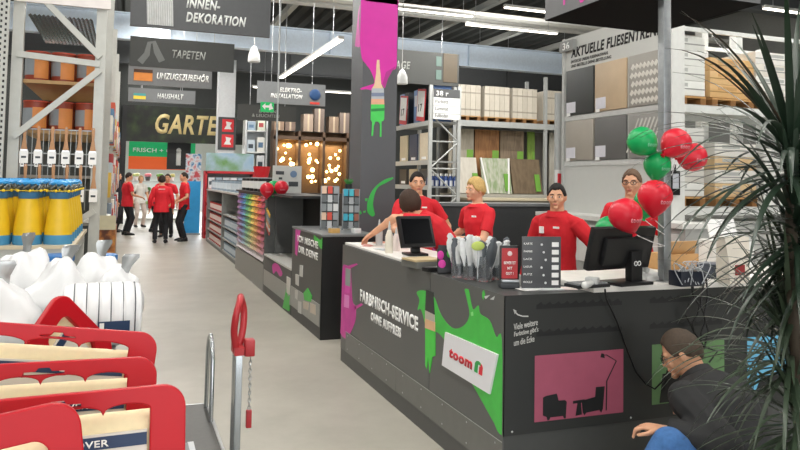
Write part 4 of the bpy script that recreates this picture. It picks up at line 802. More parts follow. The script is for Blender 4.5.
# colour chart wall
t = thing('colour_chart', 'tall rack of paint colour cards in rainbow columns', 'colour chart', (0,0,0))
Y0, Y1, Z0, Z1 = 10.72, 13.5, 0.42, 1.40
MB().box(DX+0.03, 2.5, 10.69, 13.62, 0, 1.42).build('cabinet', M('#5b5d5c', 0.45), t); MB().box(DX, DX+0.03, 10.69, 13.62, 0, 0.4).build('base_panel', M('#8c8d89', 0.4, 0.2), t); MB().box(DX-0.02, 2.5, 10.69, 13.62, 1.42, 1.45).build('top', M('#2a2b2c'), t)
cols = ['#8a5a8a', '#5a5fae', '#3f8fc0', '#3fa86a', '#8fc04a', '#f0d040', '#ee9a30', '#e0503a', '#c0284a']; nr = 10
for ci, c in enumerate(cols):
    ya = Y1 - (Y1-Y0)*ci/9; yb = Y1 - (Y1-Y0)*(ci+1)/9; base = lin(c)
    for r_ in range(nr):
        f = min(1, max(0, (nr-1-r_)/(nr-1)))**1.15
        hx = '#' + ''.join('%02x' % int(max(0, min(255, (int(c[1+2*q:3+2*q], 16)*f + (225, 222, 226)[q]*(1-f))))) for q in range(3))
        z0 = Z0 + (Z1-Z0)*(nr-1-(nr-1-r_))/nr; z0 = Z0 + (Z1-Z0)*(nr-1-r_)/nr if False else Z0 + (Z1-Z0)*r_/nr
        hx2 = '#' + ''.join('%02x' % int(int(c[1+2*q:3+2*q], 16)*(r_/(nr-1))**0.5 + (228, 224, 228)[q]*(1-(r_/(nr-1))**0.5)) for q in range(3))
        b = MB(); b.prism([(DX-0.012, ya-0.01, z0+0.012), (DX-0.012, yb+0.01, z0+0.012), (DX+0.02, yb+0.01, z0+0.09), (DX+0.02, ya-0.01, z0+0.09)], (0.006, 0, 0)); b.build('colour_card', M(hx2, 0.5, noise=0.03), t, smooth=False)
# the shelves of paint cans beyond
t = thing('paint_shelf', 'grey two bay shelf of pale blue paint cans beyond the colour chart', 'shelf', (0,0,0)); SHX = 1.98
for yy in (13.66, 16.4, 19.6): MB().box(SHX, 2.6, yy, yy+0.08, 0, 1.36).build('side_panel', M('#8e908e', 0.45), t)
for z in (0.06, 0.32, 0.58, 0.84): MB().box(SHX+0.02, 2.6, 13.74, 19.6, z, z+0.025).build('shelf_board', M('#a9aba8', 0.45), t)
MB().box(SHX-0.02, 2.62, 13.64, 19.7, 1.33, 1.37).build('top_board', M('#bdbeb9', 0.45), t); MB().box(2.57, 2.6, 13.74, 19.6, 0.06, 1.33).build('back', M('#3c4046'), t); MB().box(SHX, SHX+0.02, 13.74, 19.6, 0, 0.06).build('plinth', M('#6f716f'), t)
def can(r, h, body, lid, label_c, nm='paint_can', handle=True):
    t = thing(nm, None or 'x', 'paint can')
    MB().lathe([(r,0),(r,h*0.93),(r*1.03,h*0.94),(r*1.03,h*0.97)], seg=16).build('can_body', body, t); MB().lathe([(r*1.04,h*0.96),(r*1.04,h),(r*0.9,h),(r*0.88,h*0.985)], seg=16).build('lid', lid, t)
    a = MB(); a.loft([[V((r*1.01*math.cos(s), r*1.01*math.sin(s), z)) for s in [PI*0.62+PI*0.86*i/10 for i in range(11)]] for z in (h*0.2, h*0.75)], cap=False, closed=False); a.build('can_label', label_c, t)
    return t
def place(proto, used, loc, rz, label, group):
    if not used: proto.location = loc; proto.rotation_euler = (0,0,rz); proto['label'] = label; proto['group'] = group; used.append(1); return proto
    return dup(proto, loc, rz, label, group)
pc, u = can(0.1, 0.2, M('#7f97aa', 0.4), M('#3b424b', 0.4), M('#c3d0da', 0.5)), []
for r_, z in enumerate((0.085, 0.345, 0.605)):
    for k in range(11): place(pc, u, (SHX+0.13, 13.9+0.222*k, z), 0, '%s pale blue can from the near end, %s shelf, near bay' % (ORD[k], ('bottom', 'middle', 'top')[r_]), 'paint cans in the near shelf bay')
pc, u = can(0.1, 0.2, M('#b23d3a', 0.45), M('#33363a', 0.4), M('#e6d6d0', 0.5)), []
for r_, z in enumerate((0.085, 0.345, 0.605, 0.865)):
    for k in range(9): place(pc, u, (SHX+0.13, 16.75+0.3*k, z), 0, '%s red white can from the near end, %s shelf, far bay' % (ORD[k], ('bottom', 'second', 'third', 'top')[r_]), 'paint cans in the far shelf bay')
pc, u = can(0.13, 0.24, M('#8fa3b3', 0.4), M('#4a525b', 0.4), M('#c9d4dc', 0.5)), []
for r_ in range(2):
    for k in range(9): place(pc, u, (2.12+0.28*r_, 14.0+0.6*k+0.1*r_, 1.37), 0, '%s grey blue pail from the near end, %s row on shelf top' % (ORD[k], ('front', 'rear')[r_]), 'paint pails on the shelf top')
pc, u = can(0.12, 0.22, M('#1e2226', 0.4), M('#c9ccce', 0.4), M('#e4e6e6', 0.5)), []
for r_ in range(2):
    for k in range(5): place(pc, u, (2.05+0.27*r_, 11.5+0.42*k, 1.45), 0, '%s black pail from the near end, %s row above colour chart' % (ORD[k], ('front', 'rear')[r_]), 'black pails above the colour chart')
t = thing('red_bucket', 'red open bucket standing on the shelf top behind the black pails', 'bucket', (2.3, 14.2, 1.62)); 
t.location = (2.3, 13.3, 1.68); MB().lathe([(0.12,0),(0.16,0.2),(0.15,0.2),(0.11,0.02)], seg=20).build('bucket_body', REDP, t); MB().box(-0.2,0.2,-0.12,0.12,-0.23,-0.001).build('carton', M('#8e9498'), t)
for p, m, lb in (((1.826, 10.1, 1.498), BALR, 'small red balloon at left of the trio above the niche unit'), ((1.945, 10.25, 1.526), BALG, 'small green balloon in the middle of the trio above the niche unit'), ((2.009, 10, 1.53), BALR, 'small red balloon at right of the trio above the niche unit')):
    balloon('balloon', p, 0.09, m, lb, 0.0, 'balloons above the niche unit', cord_to=(p[0], p[1], 1.46))
# white info boards on top
t = thing('info_board', 'white framed info board with dark captions behind the small balloons', 'sign', (2.171, 10.4, 1.512))
t.location.z = 1.45; MB().box(-0.21,0.21,0,0.04,0,0.4).build('board', M('#c9cbc8'), t)
for x, z, w_, h_ in ((-0.11,0.27,0.12,0.05),(-0.11,0.1,0.12,0.07),(0.09,0.1,0.14,0.07),(-0.1,0.2,0.05,0.03)): MB().box(x-w_/2,x+w_/2,-0.004,0,z,z+h_).build('caption', M('#3d4246'), t)
MB().lathe([(0.05,0),(0.05,0.006)], seg=20).build('emblem', M('#6d87a8'), t, loc=(0.09,-0.001,0.28)).rotation_euler = (PI/2,0,0)
# wire card displays standing on the mixing counter
def wire_display(loc, label, w, h, cards):
    t = thing('card_display', label, 'display stand', loc, math.radians(-8))
    b = MB()
    for sx in (-1, 1): b.box(sx*w/2-0.006, sx*w/2+0.006, -0.006, 0.006, 0, h); b.box(sx*w/2-0.006, sx*w/2+0.006, -0.01, 0.1, 0, 0.012)
    for z in (0.03, h*0.33, h*0.66, h-0.01): b.box(-w/2, w/2, -0.006, 0.006, z, z+0.01)
    b.build('wire_frame', M('#8d9294', 0.35, 0.6), t); MB().box(-w/2+0.01, w/2-0.01, 0.01, 0.02, 0.02, h).build('back_panel', M('#4d5254'), t)
    rnd = random.Random(int(h*100)); n = 0
    for r_ in range(5):
        for c in range(3):
            col = cards[(r_*3+c) % len(cards)]; x = -w/2 + w*(c+0.5)/3; z = h*(4.1-r_)/5
            b = MB(); b.obox((x, -0.012, z+h*0.09), (w/3*0.8, 0.012, h/5*0.85), rotx(-0.12)); b.build('card', M(col), t)
wire_display((2.18, 8.05, 1.085), 'left wire stand of colour cards on the mixing counter', 0.2, 0.5, ['#d8b9a0', '#c94a3a', '#8c9296', '#5f6668', '#b9bec0', '#6a7072', '#7b8285', '#aab0b2', '#d0d3d3'])
wire_display((2.42, 8.0, 1.085), 'right wire stand of colour cards beside the paint column', 0.19, 0.47, ['#2f9fb8', '#3fb0c0', '#8e5a4a', '#4a5255', '#9aa1a4', '#5c6466', '#6e7679', '#a2a9ab', '#858d90'])
t = thing('potted_succulent', 'small green plant on top of the right wire card stand', 'plant', (2.42, 8.12, 1.56)); b = MB()
b.lathe([(0.035,-0.02),(0.045,0.05),(0.035,0.05)], seg=12); pot = b.build('pot', M('#2c2f30'), t); b = MB()
for k in range(14):
    a = 2.4*k; d = V((math.cos(a), math.sin(a), 0.6+0.08*k)).normalized(); b.cap((0,0,0.04), 0.012, V((0,0,0.05))+d*0.07, 0.004, 6)
b.build('leaves', M('#3f8a3f'), t)
for x, y, c, lb, w_ in ((2.1, 7.55, '#cfa765', 'tan card box lying on the near end of the mixing counter', 0.1), (2.34, 7.52, '#dfe2e2', 'white swatch box at the near corner of the mixing counter', 0.08)):
    t = thing('sample_box', lb, 'box', (x, y, 1.085), 0.2); MB().box(-w_/2,w_/2,-0.04,0.04,0,0.05).build('box_body', M(c), t, bevel=0.003); MB().box(-w_/2+0.01,w_/2-0.01,-0.03,0.03,0.05,0.054).build('box_lid', M('#8b8f90'), t)

# ================================================================ lamp display at the back
t = thing('lamp_display', 'dark wooden display wall of glowing lamps at the back of the hall', 'display', (0,0,0)); LY = 24.0
WD = M('#4a3626', 0.6, noise=0.3)
MB().box(4.55, 7.15, LY+0.55, LY+0.6, 0.0, 3.3).build('back_panel', M('#6b5238', 0.7, noise=0.2), t)
for xx in (4.55, 5.4, 6.25, 7.1): MB().box(xx-0.04, xx+0.04, LY, LY+0.55, 0, 3.3).build('upright', WD, t)
MB().box(4.5, 7.2, LY, LY+0.6, 3.0, 3.12).build('top_beam', WD, t); MB().box(4.5, 7.2, LY, LY+0.6, 0.0, 1.2).build('base_cabinet', M('#3a3634'), t)
rnd = random.Random(3); proto = None; nth = 0
for bay in range(3):
    for k in range(15):
        x = 4.68+0.85*bay+0.6*rnd.random(); z = 1.55+1.35*rnd.random(); lb = 'glowing lamp globe in the wooden lamp display wall'
        if proto is None:
            proto = thing('display_lamp', lb, 'lamp', (x, LY+0.2, z), 0, 'glowing globes in the lamp display'); MB().sph((0,0,0), 0.06, 12, 8).build('globe', WARM, proto); MB().cone((0,0,0.05), 0.014, (0,0,0.14), 0.01, 8).build('socket', M('#8a6a3a', 0.4, 0.6), proto)
        else:
            o = dup(proto, (x, LY+0.12+0.3*rnd.random(), z)); o.scale = (rnd.uniform(0.6, 1.3),)*3
for i, x in enumerate((4.7, 5.1, 5.7, 6.1, 6.6, 7.0)):
    t = thing('brown_carton', ORD[i] + ' brown carton from the left on top of the lamp display', 'box', (x, LY+0.3, 3.3), 0.05*(-1)**i, 'cartons over the lamp display'); h_ = (0.5, 0.75, 0.6, 0.8, 0.55, 0.7)[i]
    MB().box(-0.17,0.17,-0.2,0.2,0,h_).build('carton_body', M(('#6f5a48','#5a4a40','#7a6a5c','#54473e','#695747','#5d5048')[i]), t); MB().box(-0.03,0.03,-0.203,0.2,0,h_+0.003).build('tape', M('#9a8a74'), t)
area('display_glow', (5.85, LY+0.3, 2.9), 2.2, 0.3, 45, (1, 0.75, 0.42))
# red promotion rack with landscape header and the blue panel by the far aisle
t = thing('promotion_rack', 'red promotion rack with a landscape picture header at the far aisle', 'rack', (0,0,0)); RY = 20.4
MB().box(2.0, 3.3, RY+0.03, RY+0.08, 1.85, 2.35).build('landscape_header', ramp_mat('landscape', [(0.3, '#5f8f3a'), (0.5, '#9fb8c9'), (0.7, '#7fa8cf')], scale=1.6), t)
for x in (1.98, 3.28): MB().box(x, x+0.06, RY, RY+0.5, 0, 1.85).build('post', M('#b8242c'), t)
for z in (0.1, 0.5, 0.9, 1.3, 1.78): MB().box(2.0, 3.3, RY, RY+0.5, z, z+0.07).build('shelf', M('#b8242c'), t)
MB().box(2.0, 3.3, RY+0.5, RY+0.53, 0, 1.85).build('back', M('#c9cdd0'), t)
for k in range(6):
    b = thing('white_carton', ORD[k] + ' white carton from the left on the red promotion rack', 'box', (2.16+0.2*k, RY+0.2, 1.37), 0, 'cartons on the red rack'); MB().box(-0.085,0.085,-0.15,0.2,0,0.3).build('carton_body', M(('#dde1e4','#9fb2c2','#c8ced2')[k%3]), b); MB().box(-0.06,0.06,-0.154,-0.15,0.1,0.2).build('carton_print', M('#55606a'), b)
t = thing('blue_banner', 'bright blue standing banner beside the red promotion rack', 'banner', (1.78, 21.8, 0)); MB().box(-0.22,0.22,-0.02,0.02,0.05,1.55).build('blue_panel', M('#2f9fe0'), t); MB().box(-0.25,0.25,-0.12,0.12,0,0.05).build('foot', GALV, t); MB().box(-0.22,0.22,-0.02,0.02,1.55,2.35).build('picture_panel', ramp_mat('banner_picture', [(0.4,'#2c6fa0'),(0.5,'#d0d8dc'),(0.62,'#b8444a')], scale=5), t)
# garden hall beyond the opening
t = thing('garden_market_stall', 'white stall with green and red striped fascia in the garden hall', 'stall', (0.9, 30.0, 0))
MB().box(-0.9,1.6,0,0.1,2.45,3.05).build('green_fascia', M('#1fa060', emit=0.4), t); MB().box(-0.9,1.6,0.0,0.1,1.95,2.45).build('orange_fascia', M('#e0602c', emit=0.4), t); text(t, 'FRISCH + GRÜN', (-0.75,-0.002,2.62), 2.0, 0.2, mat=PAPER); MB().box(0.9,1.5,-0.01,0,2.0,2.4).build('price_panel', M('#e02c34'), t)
for x in (-0.9, 1.5): MB().box(x,x+0.1,0,0.1,0,1.95).build('post', M('#cfd3d3'), t)
for z in (0.35, 0.9, 1.45): MB().box(-0.8,1.5,0.1,0.9,z,z+0.05).build('shelf', M('#cfd2d0'), t)
rnd = random.Random(8)
for i in range(15):
    z = (0.4, 0.95, 1.5)[i // 5]; p = thing('potted_herb', ORD[i % 5] + ' potted plant from the left on the %s shelf of the striped stall' % ('lower', 'middle', 'upper')[i//5], 'plant', (0.3+0.45*(i % 5), 30.5, z), 0, 'plants in the garden stall')
    MB().lathe([(0.08,0),(0.11,0.16),(0.09,0.16)], seg=12).build('pot', M(('#8a5a3a','#d9d9d4','#44484a')[i%3]), p); b = MB()
    for k in range(9): a = 2.4*k; b.sph((0.08*math.cos(a),0.08*math.sin(a),0.2+0.02*(k%3)), 0.06, 7, 5)
    b.build('foliage', M(('#5f9f4a','#b8d08a','#d08a9a')[i%3]), p)
t = thing('information_sign', 'black hanging sign with white letter i before the garden stall', 'sign', (1.042, 26, 1.28)); t.location = (1.75, 28.0, 1.95); MB().box(-0.42,0.42,0,0.06,0,1.0).build('panel', BLACK, t); text(t, 'i', (-0.1,-0.001,0.15), 0.18, 0.65, mat=PAPER, bold=0.06)
for sx in (-0.3, 0.3): MB().cone((sx,0.03,1.0),0.008,(sx,0.03,7.4-1.95),0.008,6).build('hanger', STEEL, t)

t = thing('white_goods_shelf', 'tall white shelf of pale cartons behind the white column', 'shelf', (0,0,0)); WGY = 25.2
for x in (3.78, 4.5): MB().box(x-0.03, x+0.03, WGY, WGY+0.6, 0, 3.7).build('upright', M('#d9dcdd'), t)
for z in (0.3, 1.05, 1.8, 2.55, 3.3): MB().box(3.78, 4.5, WGY, WGY+0.6, z, z+0.04).build('shelf_board', M('#e4e6e6'), t)
MB().box(3.78, 4.5, WGY+0.56, WGY+0.6, 0, 3.7).build('back_panel', M('#cdd3d6'), t)
for r_, z in enumerate((0.34, 1.09, 1.84, 2.59, 3.34)):
    for k in range(2):
        p = thing('pale_carton', '%s pale carton on the %s level of the tall white shelf' % (('left', 'right')[k], ('bottom', 'second', 'third', 'fourth', 'top')[r_]), 'box', (3.97+0.34*k, WGY+0.25, z), 0, 'cartons on the tall white shelf'); hh = 0.3+0.11*((k*5+r_*3) % 4)
        MB().box(-0.13, 0.13, -0.2, 0.2, 0, hh).build('carton_body', M(('#e9ecee', '#c9d6df', '#f0efe9', '#9fb4c4', '#dfe3d0')[(k+2*r_) % 5]), p); MB().box(-0.09, 0.07, -0.204, -0.2, hh*0.3, hh*0.65).build('carton_print', M(('#5f7f9f', '#b84a4a', '#6f8f5f', '#3f4a55')[(k+r_) % 4]), p)
# ================================================================ laminate racks behind the staff
RGREY = M('#b4b7b6', 0.45, 0.2)
def upright(t, x, y, h, w=0.09, d=0.08): MB().box(x-w/2, x+w/2, y-d/2, y+d/2, 0, h).build('upright', RGREY, t)
t = thing('laminate_end_rack', 'grey rack end frame with diagonal braces and a white list sign', 'rack', (0,0,0)); AX0, AX1, AY = 7.22, 8.02, 17.0
for x in (AX0, AX1):
    for y in (AY, 19.7): upright(t, x, y, 4.15)
b = MB()
for k, z in enumerate((0.6, 1.3, 2.0, 2.7)): b.tube([(AX0, AY, z+(0.7 if k % 2 else 0)), (AX1, AY, z+(0 if k % 2 else 0.7))], 0.022, 6); b.tube([(AX0, AY, z), (AX1, AY, z)], 0.02, 6)
b.build('brace', RGREY, t)
for z in (0.5, 1.45, 2.1, 3.12): MB().box(AX0-0.03, AX0+0.03, AY, 19.7, z, z+0.12).build('shelf_beam', RGREY, t); MB().box(AX0, AX1, AY, 19.7, z+0.06, z+0.1).build('shelf_deck', M('#8d8f8e'), t)
s = MB().box(7.26, 8.0, AY-0.09, AY-0.05, 3.27, 4.05).build('list_sign', M('#dfe1e0'), t); MB().box(7.26, 8.0, AY-0.095, AY-0.09, 3.83, 4.05).build('sign_header', SIGN, s)
for z in (3.62, 3.42): MB().box(7.26, 8.0, AY-0.094, AY-0.09, z-0.01, z).build('rule', MID, s)
text(s, '38 r', (7.33, AY-0.097, 3.87), 0.34, 0.13, mat=PAPER); 
for i, w_ in enumerate(('Parkett', 'Laminat', 'Fußboden')): text(s, w_, (7.31, AY-0.092, 3.68-0.18*i), 0.36, 0.09, mat=BLACK, bold=0.0)
for i, y in enumerate((17.35, 18.1, 18.85)):
    for lv, z in enumerate((2.2, 1.55)):
        p = thing('floor_sample', ['nearest', 'middle', 'farthest'][i] + ' floor sample board leaning on the %s level of the end rack' % ('upper', 'lower')[lv], 'sample board', (AX0+0.1, y, z), 0, 'floor samples on the end rack')
        MB().box(-0.02,0.02,0,0.55,0,0.75 if lv == 0 else 0.45).build('sample', M((('#d9cdb6','#2f3d55','#cbbd9f'),('#3a3d42','#b8a68a','#49423a'))[lv][i]), p); MB().box(-0.025,-0.02,0.1,0.4,0.05,0.12).build('label_strip', PAPER, p)
for i, (y, h_) in enumerate(((17.3, 0.85), (18.6, 0.8))):
    p = thing('price_poster', ['near', 'far'][i] + ' white price poster with red edge, tilted on the top of the end rack', 'poster', (AX0-0.02, y, 3.26), 0); b = MB(); b.obox((0,0.3,h_/2),(0.02,0.55,h_),rotx(0.12)); b.build('poster', M('#c9383e'), p); b = MB(); b.obox((-0.012,0.3,h_/2+0.03),(0.006,0.48,h_*0.8),rotx(0.12)); q = b.build('sheet', M('#e4e5e4'), p); text(q, '17', (-0.02,0.45,h_*0.3), 0.26, 0.2, '-x', BLACK)
for i, y in enumerate((17.1, 17.7, 18.2, 18.9, 19.3)):
    p = thing('laminate_pack', ORD[i] + ' upright laminate pack from the near end on top of the end rack', 'pack', (AX0+0.38, y, 3.22), 0, 'laminate packs on the end rack'); MB().box(-0.25,0.25,0,0.3,0,0.95).build('pack_body', M(('#5d7fb5','#20242c','#7f9fd0','#2c3038','#6f8fc0')[i]), p); MB().box(-0.253,-0.25,0.05,0.25,0.5,0.8).build('print', M('#dfe3e8'), p)
bt, u = None, []
for lv, (z, n) in enumerate(((0.6, 12), (1.5, 12))):
    for k in range(n):
        x = AX0+0.1+0.66*(k % 6)/5; lb = '%s white capped bottle from the left, %s level, %s row' % (ORD[k % 6], ('lower', 'upper')[lv], ('front', 'rear')[k//6])
        if bt is None: bt = thing('cleaner_bottle', lb, 'bottle', (0,0,0)); MB().lathe([(0.045,0),(0.05,0.02),(0.05,0.24),(0.02,0.32)], seg=12).build('bottle_body', M('#2f4a86'), bt); MB().lathe([(0.022,0.31),(0.022,0.38)], seg=10).build('cap', PAPER, bt); MB().box(-0.03,0.03,-0.052,-0.04,0.06,0.2).build('bottle_label', M('#c9cdd4'), bt)
        place(bt, u, (x, AY+0.12+0.18*(k//6), z), 0, lb, 'cleaner bottles in the end rack')
# pallet rack along the back with laminate samples
t = thing('laminate_rack', 'long grey pallet rack with laminate stacks above and sample boards below', 'rack', (0,0,0)); BY = 18.0
for x in (8.35, 11.25, 14.15):
    for y in (BY, BY+1.05): upright(t, x, y, 4.75)
for y in (BY-0.02, BY+1.05): MB().box(8.35, 14.15, y-0.03, y+0.03, 3.22, 3.38).build('shelf_beam', RGREY, t)
MB().box(8.35, 14.15, BY, BY+1.05, 3.36, 3.39).build('shelf_deck', M('#8f918f'), t); MB().box(8.35, 14.15, BY+0.9, BY+0.94, 0.0, 3.2).build('back_panel', M('#6f6c66'), t); MB().box(8.35, 14.15, BY-0.1, BY+0.9, 1.25, 1.35).build('display_shelf', M('#c3bfb4'), t)
pal = None; u = []
LAM = [M('#c7c0b2', 0.6, noise=0.1), M('#d0c9bb', 0.6, noise=0.1)]
for i, x in enumerate((8.8, 9.72, 10.62, 11.75, 12.7, 13.6)):
    if pal is None:
        pal = thing('euro_pallet', 'x', 'pallet'); b = MB()
        for k in range(5): b.box(-0.4, 0.4, -0.42+0.17*k, -0.28+0.17*k, 0.11, 0.135)
        b.build('deck', WOOD, pal); b = MB()
        for xx in (-0.35, 0, 0.35): b.box(xx-0.05, xx+0.05, -0.42, 0.4, 0.0, 0.11)
        b.build('blocks', M('#8a6238', 0.7, noise=0.2), pal)
    place(pal, u, (x, BY+0.5, 3.39), 0, 'wooden pallet under laminate stack, %s from the left on the rack beam' % ORD[i], 'pallets on the laminate rack')
    for k in range(5):
        p = thing('laminate_stack', '%s laminate bundle from the left on the %s pallet of laminate' % (ORD[k], ORD[i]), 'laminate bundle', (x-0.32+0.16*k, BY+0.5, 3.526), 0, 'laminate bundles on pallets')
        MB().box(-0.076,0.076,-0.42,0.4,0,0.86).build('bundle', LAM[(k+i) % 2], p); b = MB(); b.box(-0.079,0.079,-0.424,-0.42,0.15,0.19); b.box(-0.079,0.079,-0.424,-0.42,0.62,0.66); b.build('strap', M('#a39c8e'), p)
def planks(h1, h2, sc): 
    m = bpy.data.materials.new('wood_planks'); m.use_nodes = True; nt = m.node_tree; b = nt.nodes['Principled BSDF']; tc = nt.nodes.new('ShaderNodeTexCoord'); mp = nt.nodes.new('ShaderNodeMapping'); mp.inputs['Scale'].default_value = (sc, sc, 0.6); n = nt.nodes.new('ShaderNodeTexNoise'); n.inputs['Scale'].default_value = 4; n.inputs['Detail'].default_value = 6
    r = nt.nodes.new('ShaderNodeValToRGB'); r.color_ramp.elements[0].position = 0.35; r.color_ramp.elements[0].color = lin(h1); r.color_ramp.elements[1].position = 0.65; r.color_ramp.elements[1].color = lin(h2)
    nt.links.new(tc.outputs['Object'], mp.inputs[0]); nt.links.new(mp.outputs[0], n.inputs['Vector']); nt.links.new(n.outputs['Fac'], r.inputs['Fac']); nt.links.new(r.outputs['Color'], b.inputs['Base Color']); b.inputs['Roughness'].default_value = 0.5; return m
SB = [('#b0a898', '#c4bdae', 'pale grey'), ('#8a5f3c', '#b07f52', 'warm brown'), ('#7a6a58', '#9a8872', 'taupe'), ('#6f8f3f', '#8fb04f', 'leaf green'), ('#b9b4a8', '#d0ccc2', 'light grey'), ('#6a5a4c', '#86745f', 'dark taupe')]
for i, (a, c, nm) in enumerate(SB):
    x = 8.45+0.82*i if i < 3 else 11.0+0.75*(i-3); wd = 0.78 if i < 3 else (0.24 if i == 3 else 0.7)
    p = thing('laminate_sample', nm + ' laminate sample panel standing behind the display shelf', 'sample board', (x, BY+0.55, 1.35), 0, 'upper laminate panels'); b = MB(); b.box(0, wd, 0, 0.04, 0, 1.84); b.build('panel', planks(a, c, 4), p); MB().box(wd*0.72, wd*0.98, -0.012, 0, 0.55, 1.25).build('green_tag', M('#7fb04a'), p); MB().box(wd*0.4, wd*0.66, -0.012, 0, 0.75, 0.9).build('dark_tag', M('#4f5350'), p)
for i, (x, w_, a, c, nm) in enumerate(((8.5, 0.62, '#cfc9bd', '#dcd7cc', 'white grey'), (9.25, 0.9, '#8fa37a', '#c9c9bd', 'garden picture'), (10.2, 0.95, '#6a5a46', '#7f6d56', 'dark oak'))):
    p = thing('leaning_sample', nm + ' panel leaning on the front of the display shelf', 'sample board', (x, BY-0.13, 1.36), 0, 'front laminate panels'); b = MB(); b.obox((w_/2, 0.2, 0.5), (w_, 0.04, 1.02), rotx(-0.25)); b.build('panel', planks(a, c, 3), p); b = MB(); b.obox((w_*0.84, 0.1, 0.32), (0.16, 0.02, 0.5), rotx(-0.25)); b.build('green_tag', M('#6fa83f'), p)
    if i == 1:
        for sx in (0.02, 0.78): b = MB(); b.obox((sx+0.05, 0.15, 0.5), (0.05, 0.03, 1.05), rotx(-0.25) @ roty(-0.12 if sx < 0.5 else 0.12)); b.build('white_frame', PAPER, p)
t = thing('sample_counter', 'low pale sample counter in front of the laminate rack', 'counter', (9.9, 16.9, 0)); MB().box(-1.5,1.6,0,0.8,0,1.2).build('base', M('#8b8578'), t); MB().box(-1.55,1.65,-0.1,0.85,1.2,1.26).build('top', M('#d3c8ad'), t)
# dark back counter behind the staff
t = thing('back_counter', 'long dark grey back counter behind the staff', 'counter', (0,0,0)); MB().box(4.0, 6.2, 9.0, 9.5, 0, 1.33).build('carcass', M('#37393b', 0.5), t); MB().box(3.98, 6.22, 8.97, 9.52, 1.33, 1.37).build('top', M('#75787a', 0.4), t)
t = thing('sprout_rack', 'dark wire rack with green and pink packets behind the dark haired man', 'display stand', (3.62, 8.6, 0)); MB().box(-0.25,0.3,0.1,0.2,0,1.25).build('rack_panel', M('#2d2f31'), t); MB().box(-0.25,0.3,-0.1,0.1,0.6,0.63).build('rack_shelf', M('#2d2f31'), t); MB().box(-0.25,0.3,-0.1,0.1,0.95,0.98).build('rack_shelf', M('#2d2f31'), t)
rnd = random.Random(5)
for r_ in range(2):
    for k in range(6):
        p = thing('seed_packet', '%s bright packet from the left on the %s shelf of the dark wire rack' % (ORD[k], ('lower', 'upper')[r_]), 'packet', (3.42+0.09*k, 8.56, (0.632, 0.982)[r_]), 0, 'packets on the dark wire rack'); b = MB(); b.obox((0,0,0.1),(0.075,0.02,0.19),rotx(0.1)); b.build('packet', M(('#7fc04a','#d0d040','#4fa03f','#d84aa0','#b8d060','#e8e8e0')[(k+2*r_) % 6]), p); b = MB(); b.obox((0,-0.012,0.08),(0.05,0.006,0.08),rotx(0.1)); b.build('packet_label', BLACK, p)

# ================================================================ tile display wall (runs along the aisle direction)
BX = 5.5; t = thing('tile_display', 'tall light grey tile display board with six large tiles and black heading', 'display', (0,0,0))
MB().box(BX, BX+0.12, 6.28, 8.30, 0.6, 3.62).build('board', M('#c4c6c2', 0.5, noise=0.03), t)
MB().box(BX-0.03, BX+0.14, 6.22, 6.28, 0, 3.62).build('edge_post', M('#dcdedb', 0.4), t); MB().box(BX-0.03, BX+0.14, 8.30, 8.34, 0, 3.62).build('edge_post', M('#b9bbb8', 0.4), t)
MB().box(BX-0.012, BX, 6.28, 8.3, 2.50, 2.56).build('rail', M('#d0d2cf'), t); MB().box(BX-0.012, BX, 6.28, 8.3, 1.9, 1.96).build('rail', M('#d0d2cf'), t)
TL = [('#3b3e3d', 'anthracite'), ('#c2ab8c', 'sand'), ('#9d9a92', 'patterned'), ('#a39d92', 'beige grey'), ('#646462', 'mid grey'), ('#8e8d88', 'striped')]
for i, (c, nm) in enumerate(TL):
    ya = (8.24, 7.6, 6.94)[i % 3]; z0 = 2.57 if i < 3 else 1.97; hh = 0.62 if i < 3 else 0.5; hh = 0.6 if i < 3 else 0.52
    b = MB().box(BX-0.03, BX-0.001, ya-0.6 if i % 3 < 2 else 6.3, ya, z0, z0+hh); tl = b.build('tile', M(c, 0.45, noise=0.12, scale=5), t, bevel=0.003)
    if i % 3 < 2: MB().box(BX-0.036, BX-0.03, ya-0.22, ya-0.02, z0+0.03, z0+0.17).build('price_tag', M('#d8d8e0'), tl); MB().box(BX-0.034, BX-0.03, ya-0.1, ya-0.02, z0-0.01, z0+0.03).build('small_tag', PAPER, tl)
    else:
        b = MB()
        for k in range(9):
            for j in range(5): 
                yy = 6.34+0.066*k; zz = z0+0.06+0.1*j
                if i == 2: b.obox((BX-0.031, yy+0.02*(j % 2), zz), (0.006, 0.045, 0.06), rotx(0.7))
                elif j == 0: b.obox((BX-0.031, yy, z0+hh/2), (0.006, 0.02, hh*0.85), rotx(0.5))
        b.build('mosaic_print', M('#d9d6cd' if i == 2 else '#c9c8c2'), tl)
for i, y in enumerate((8.24, 7.6)): pass
tx = text(t, 'AKTUELLE FLIESENTRENDS', (BX-0.001, 8.17, 3.34), 1.86, 0.135, '-x', BLACK, 0.035, 0.18); text(t, 'ENTDECKE UNSERE FLIESENAUSWAHL', (BX-0.001, 8.17, 3.27), 0.80, 0.04, '-x', M('#2c2e2e'), 0.02, 0.15); text(t, 'UND BESTELLE DEINE BESTELLUNG', (BX-0.001, 8.17, 3.21), 0.86, 0.04, '-x', M('#2c2e2e'), 0.02, 0.15)
s = MB().box(BX-0.05, BX-0.01, 8.05, 8.38, 3.44, 3.58).build('bay_number', M('#8d908e'), t); text(s, '36', (BX-0.051, 8.3, 3.46), 0.16, 0.1, '-x', PAPER)
MB().box(BX-0.45, BX, 5.6, 8.3, 1.24, 1.29).build('ledge', M('#dedfdb', 0.4), t); MB().box(BX-0.4, BX, 5.62, 8.28, 0.0, 1.24).build('ledge_base', M('#a9aba8', 0.5), t); MB().box(BX-0.42, BX-0.4, 5.7, 8.2, 0.75, 1.18).build('white_front', M('#d7d8d5'), t)
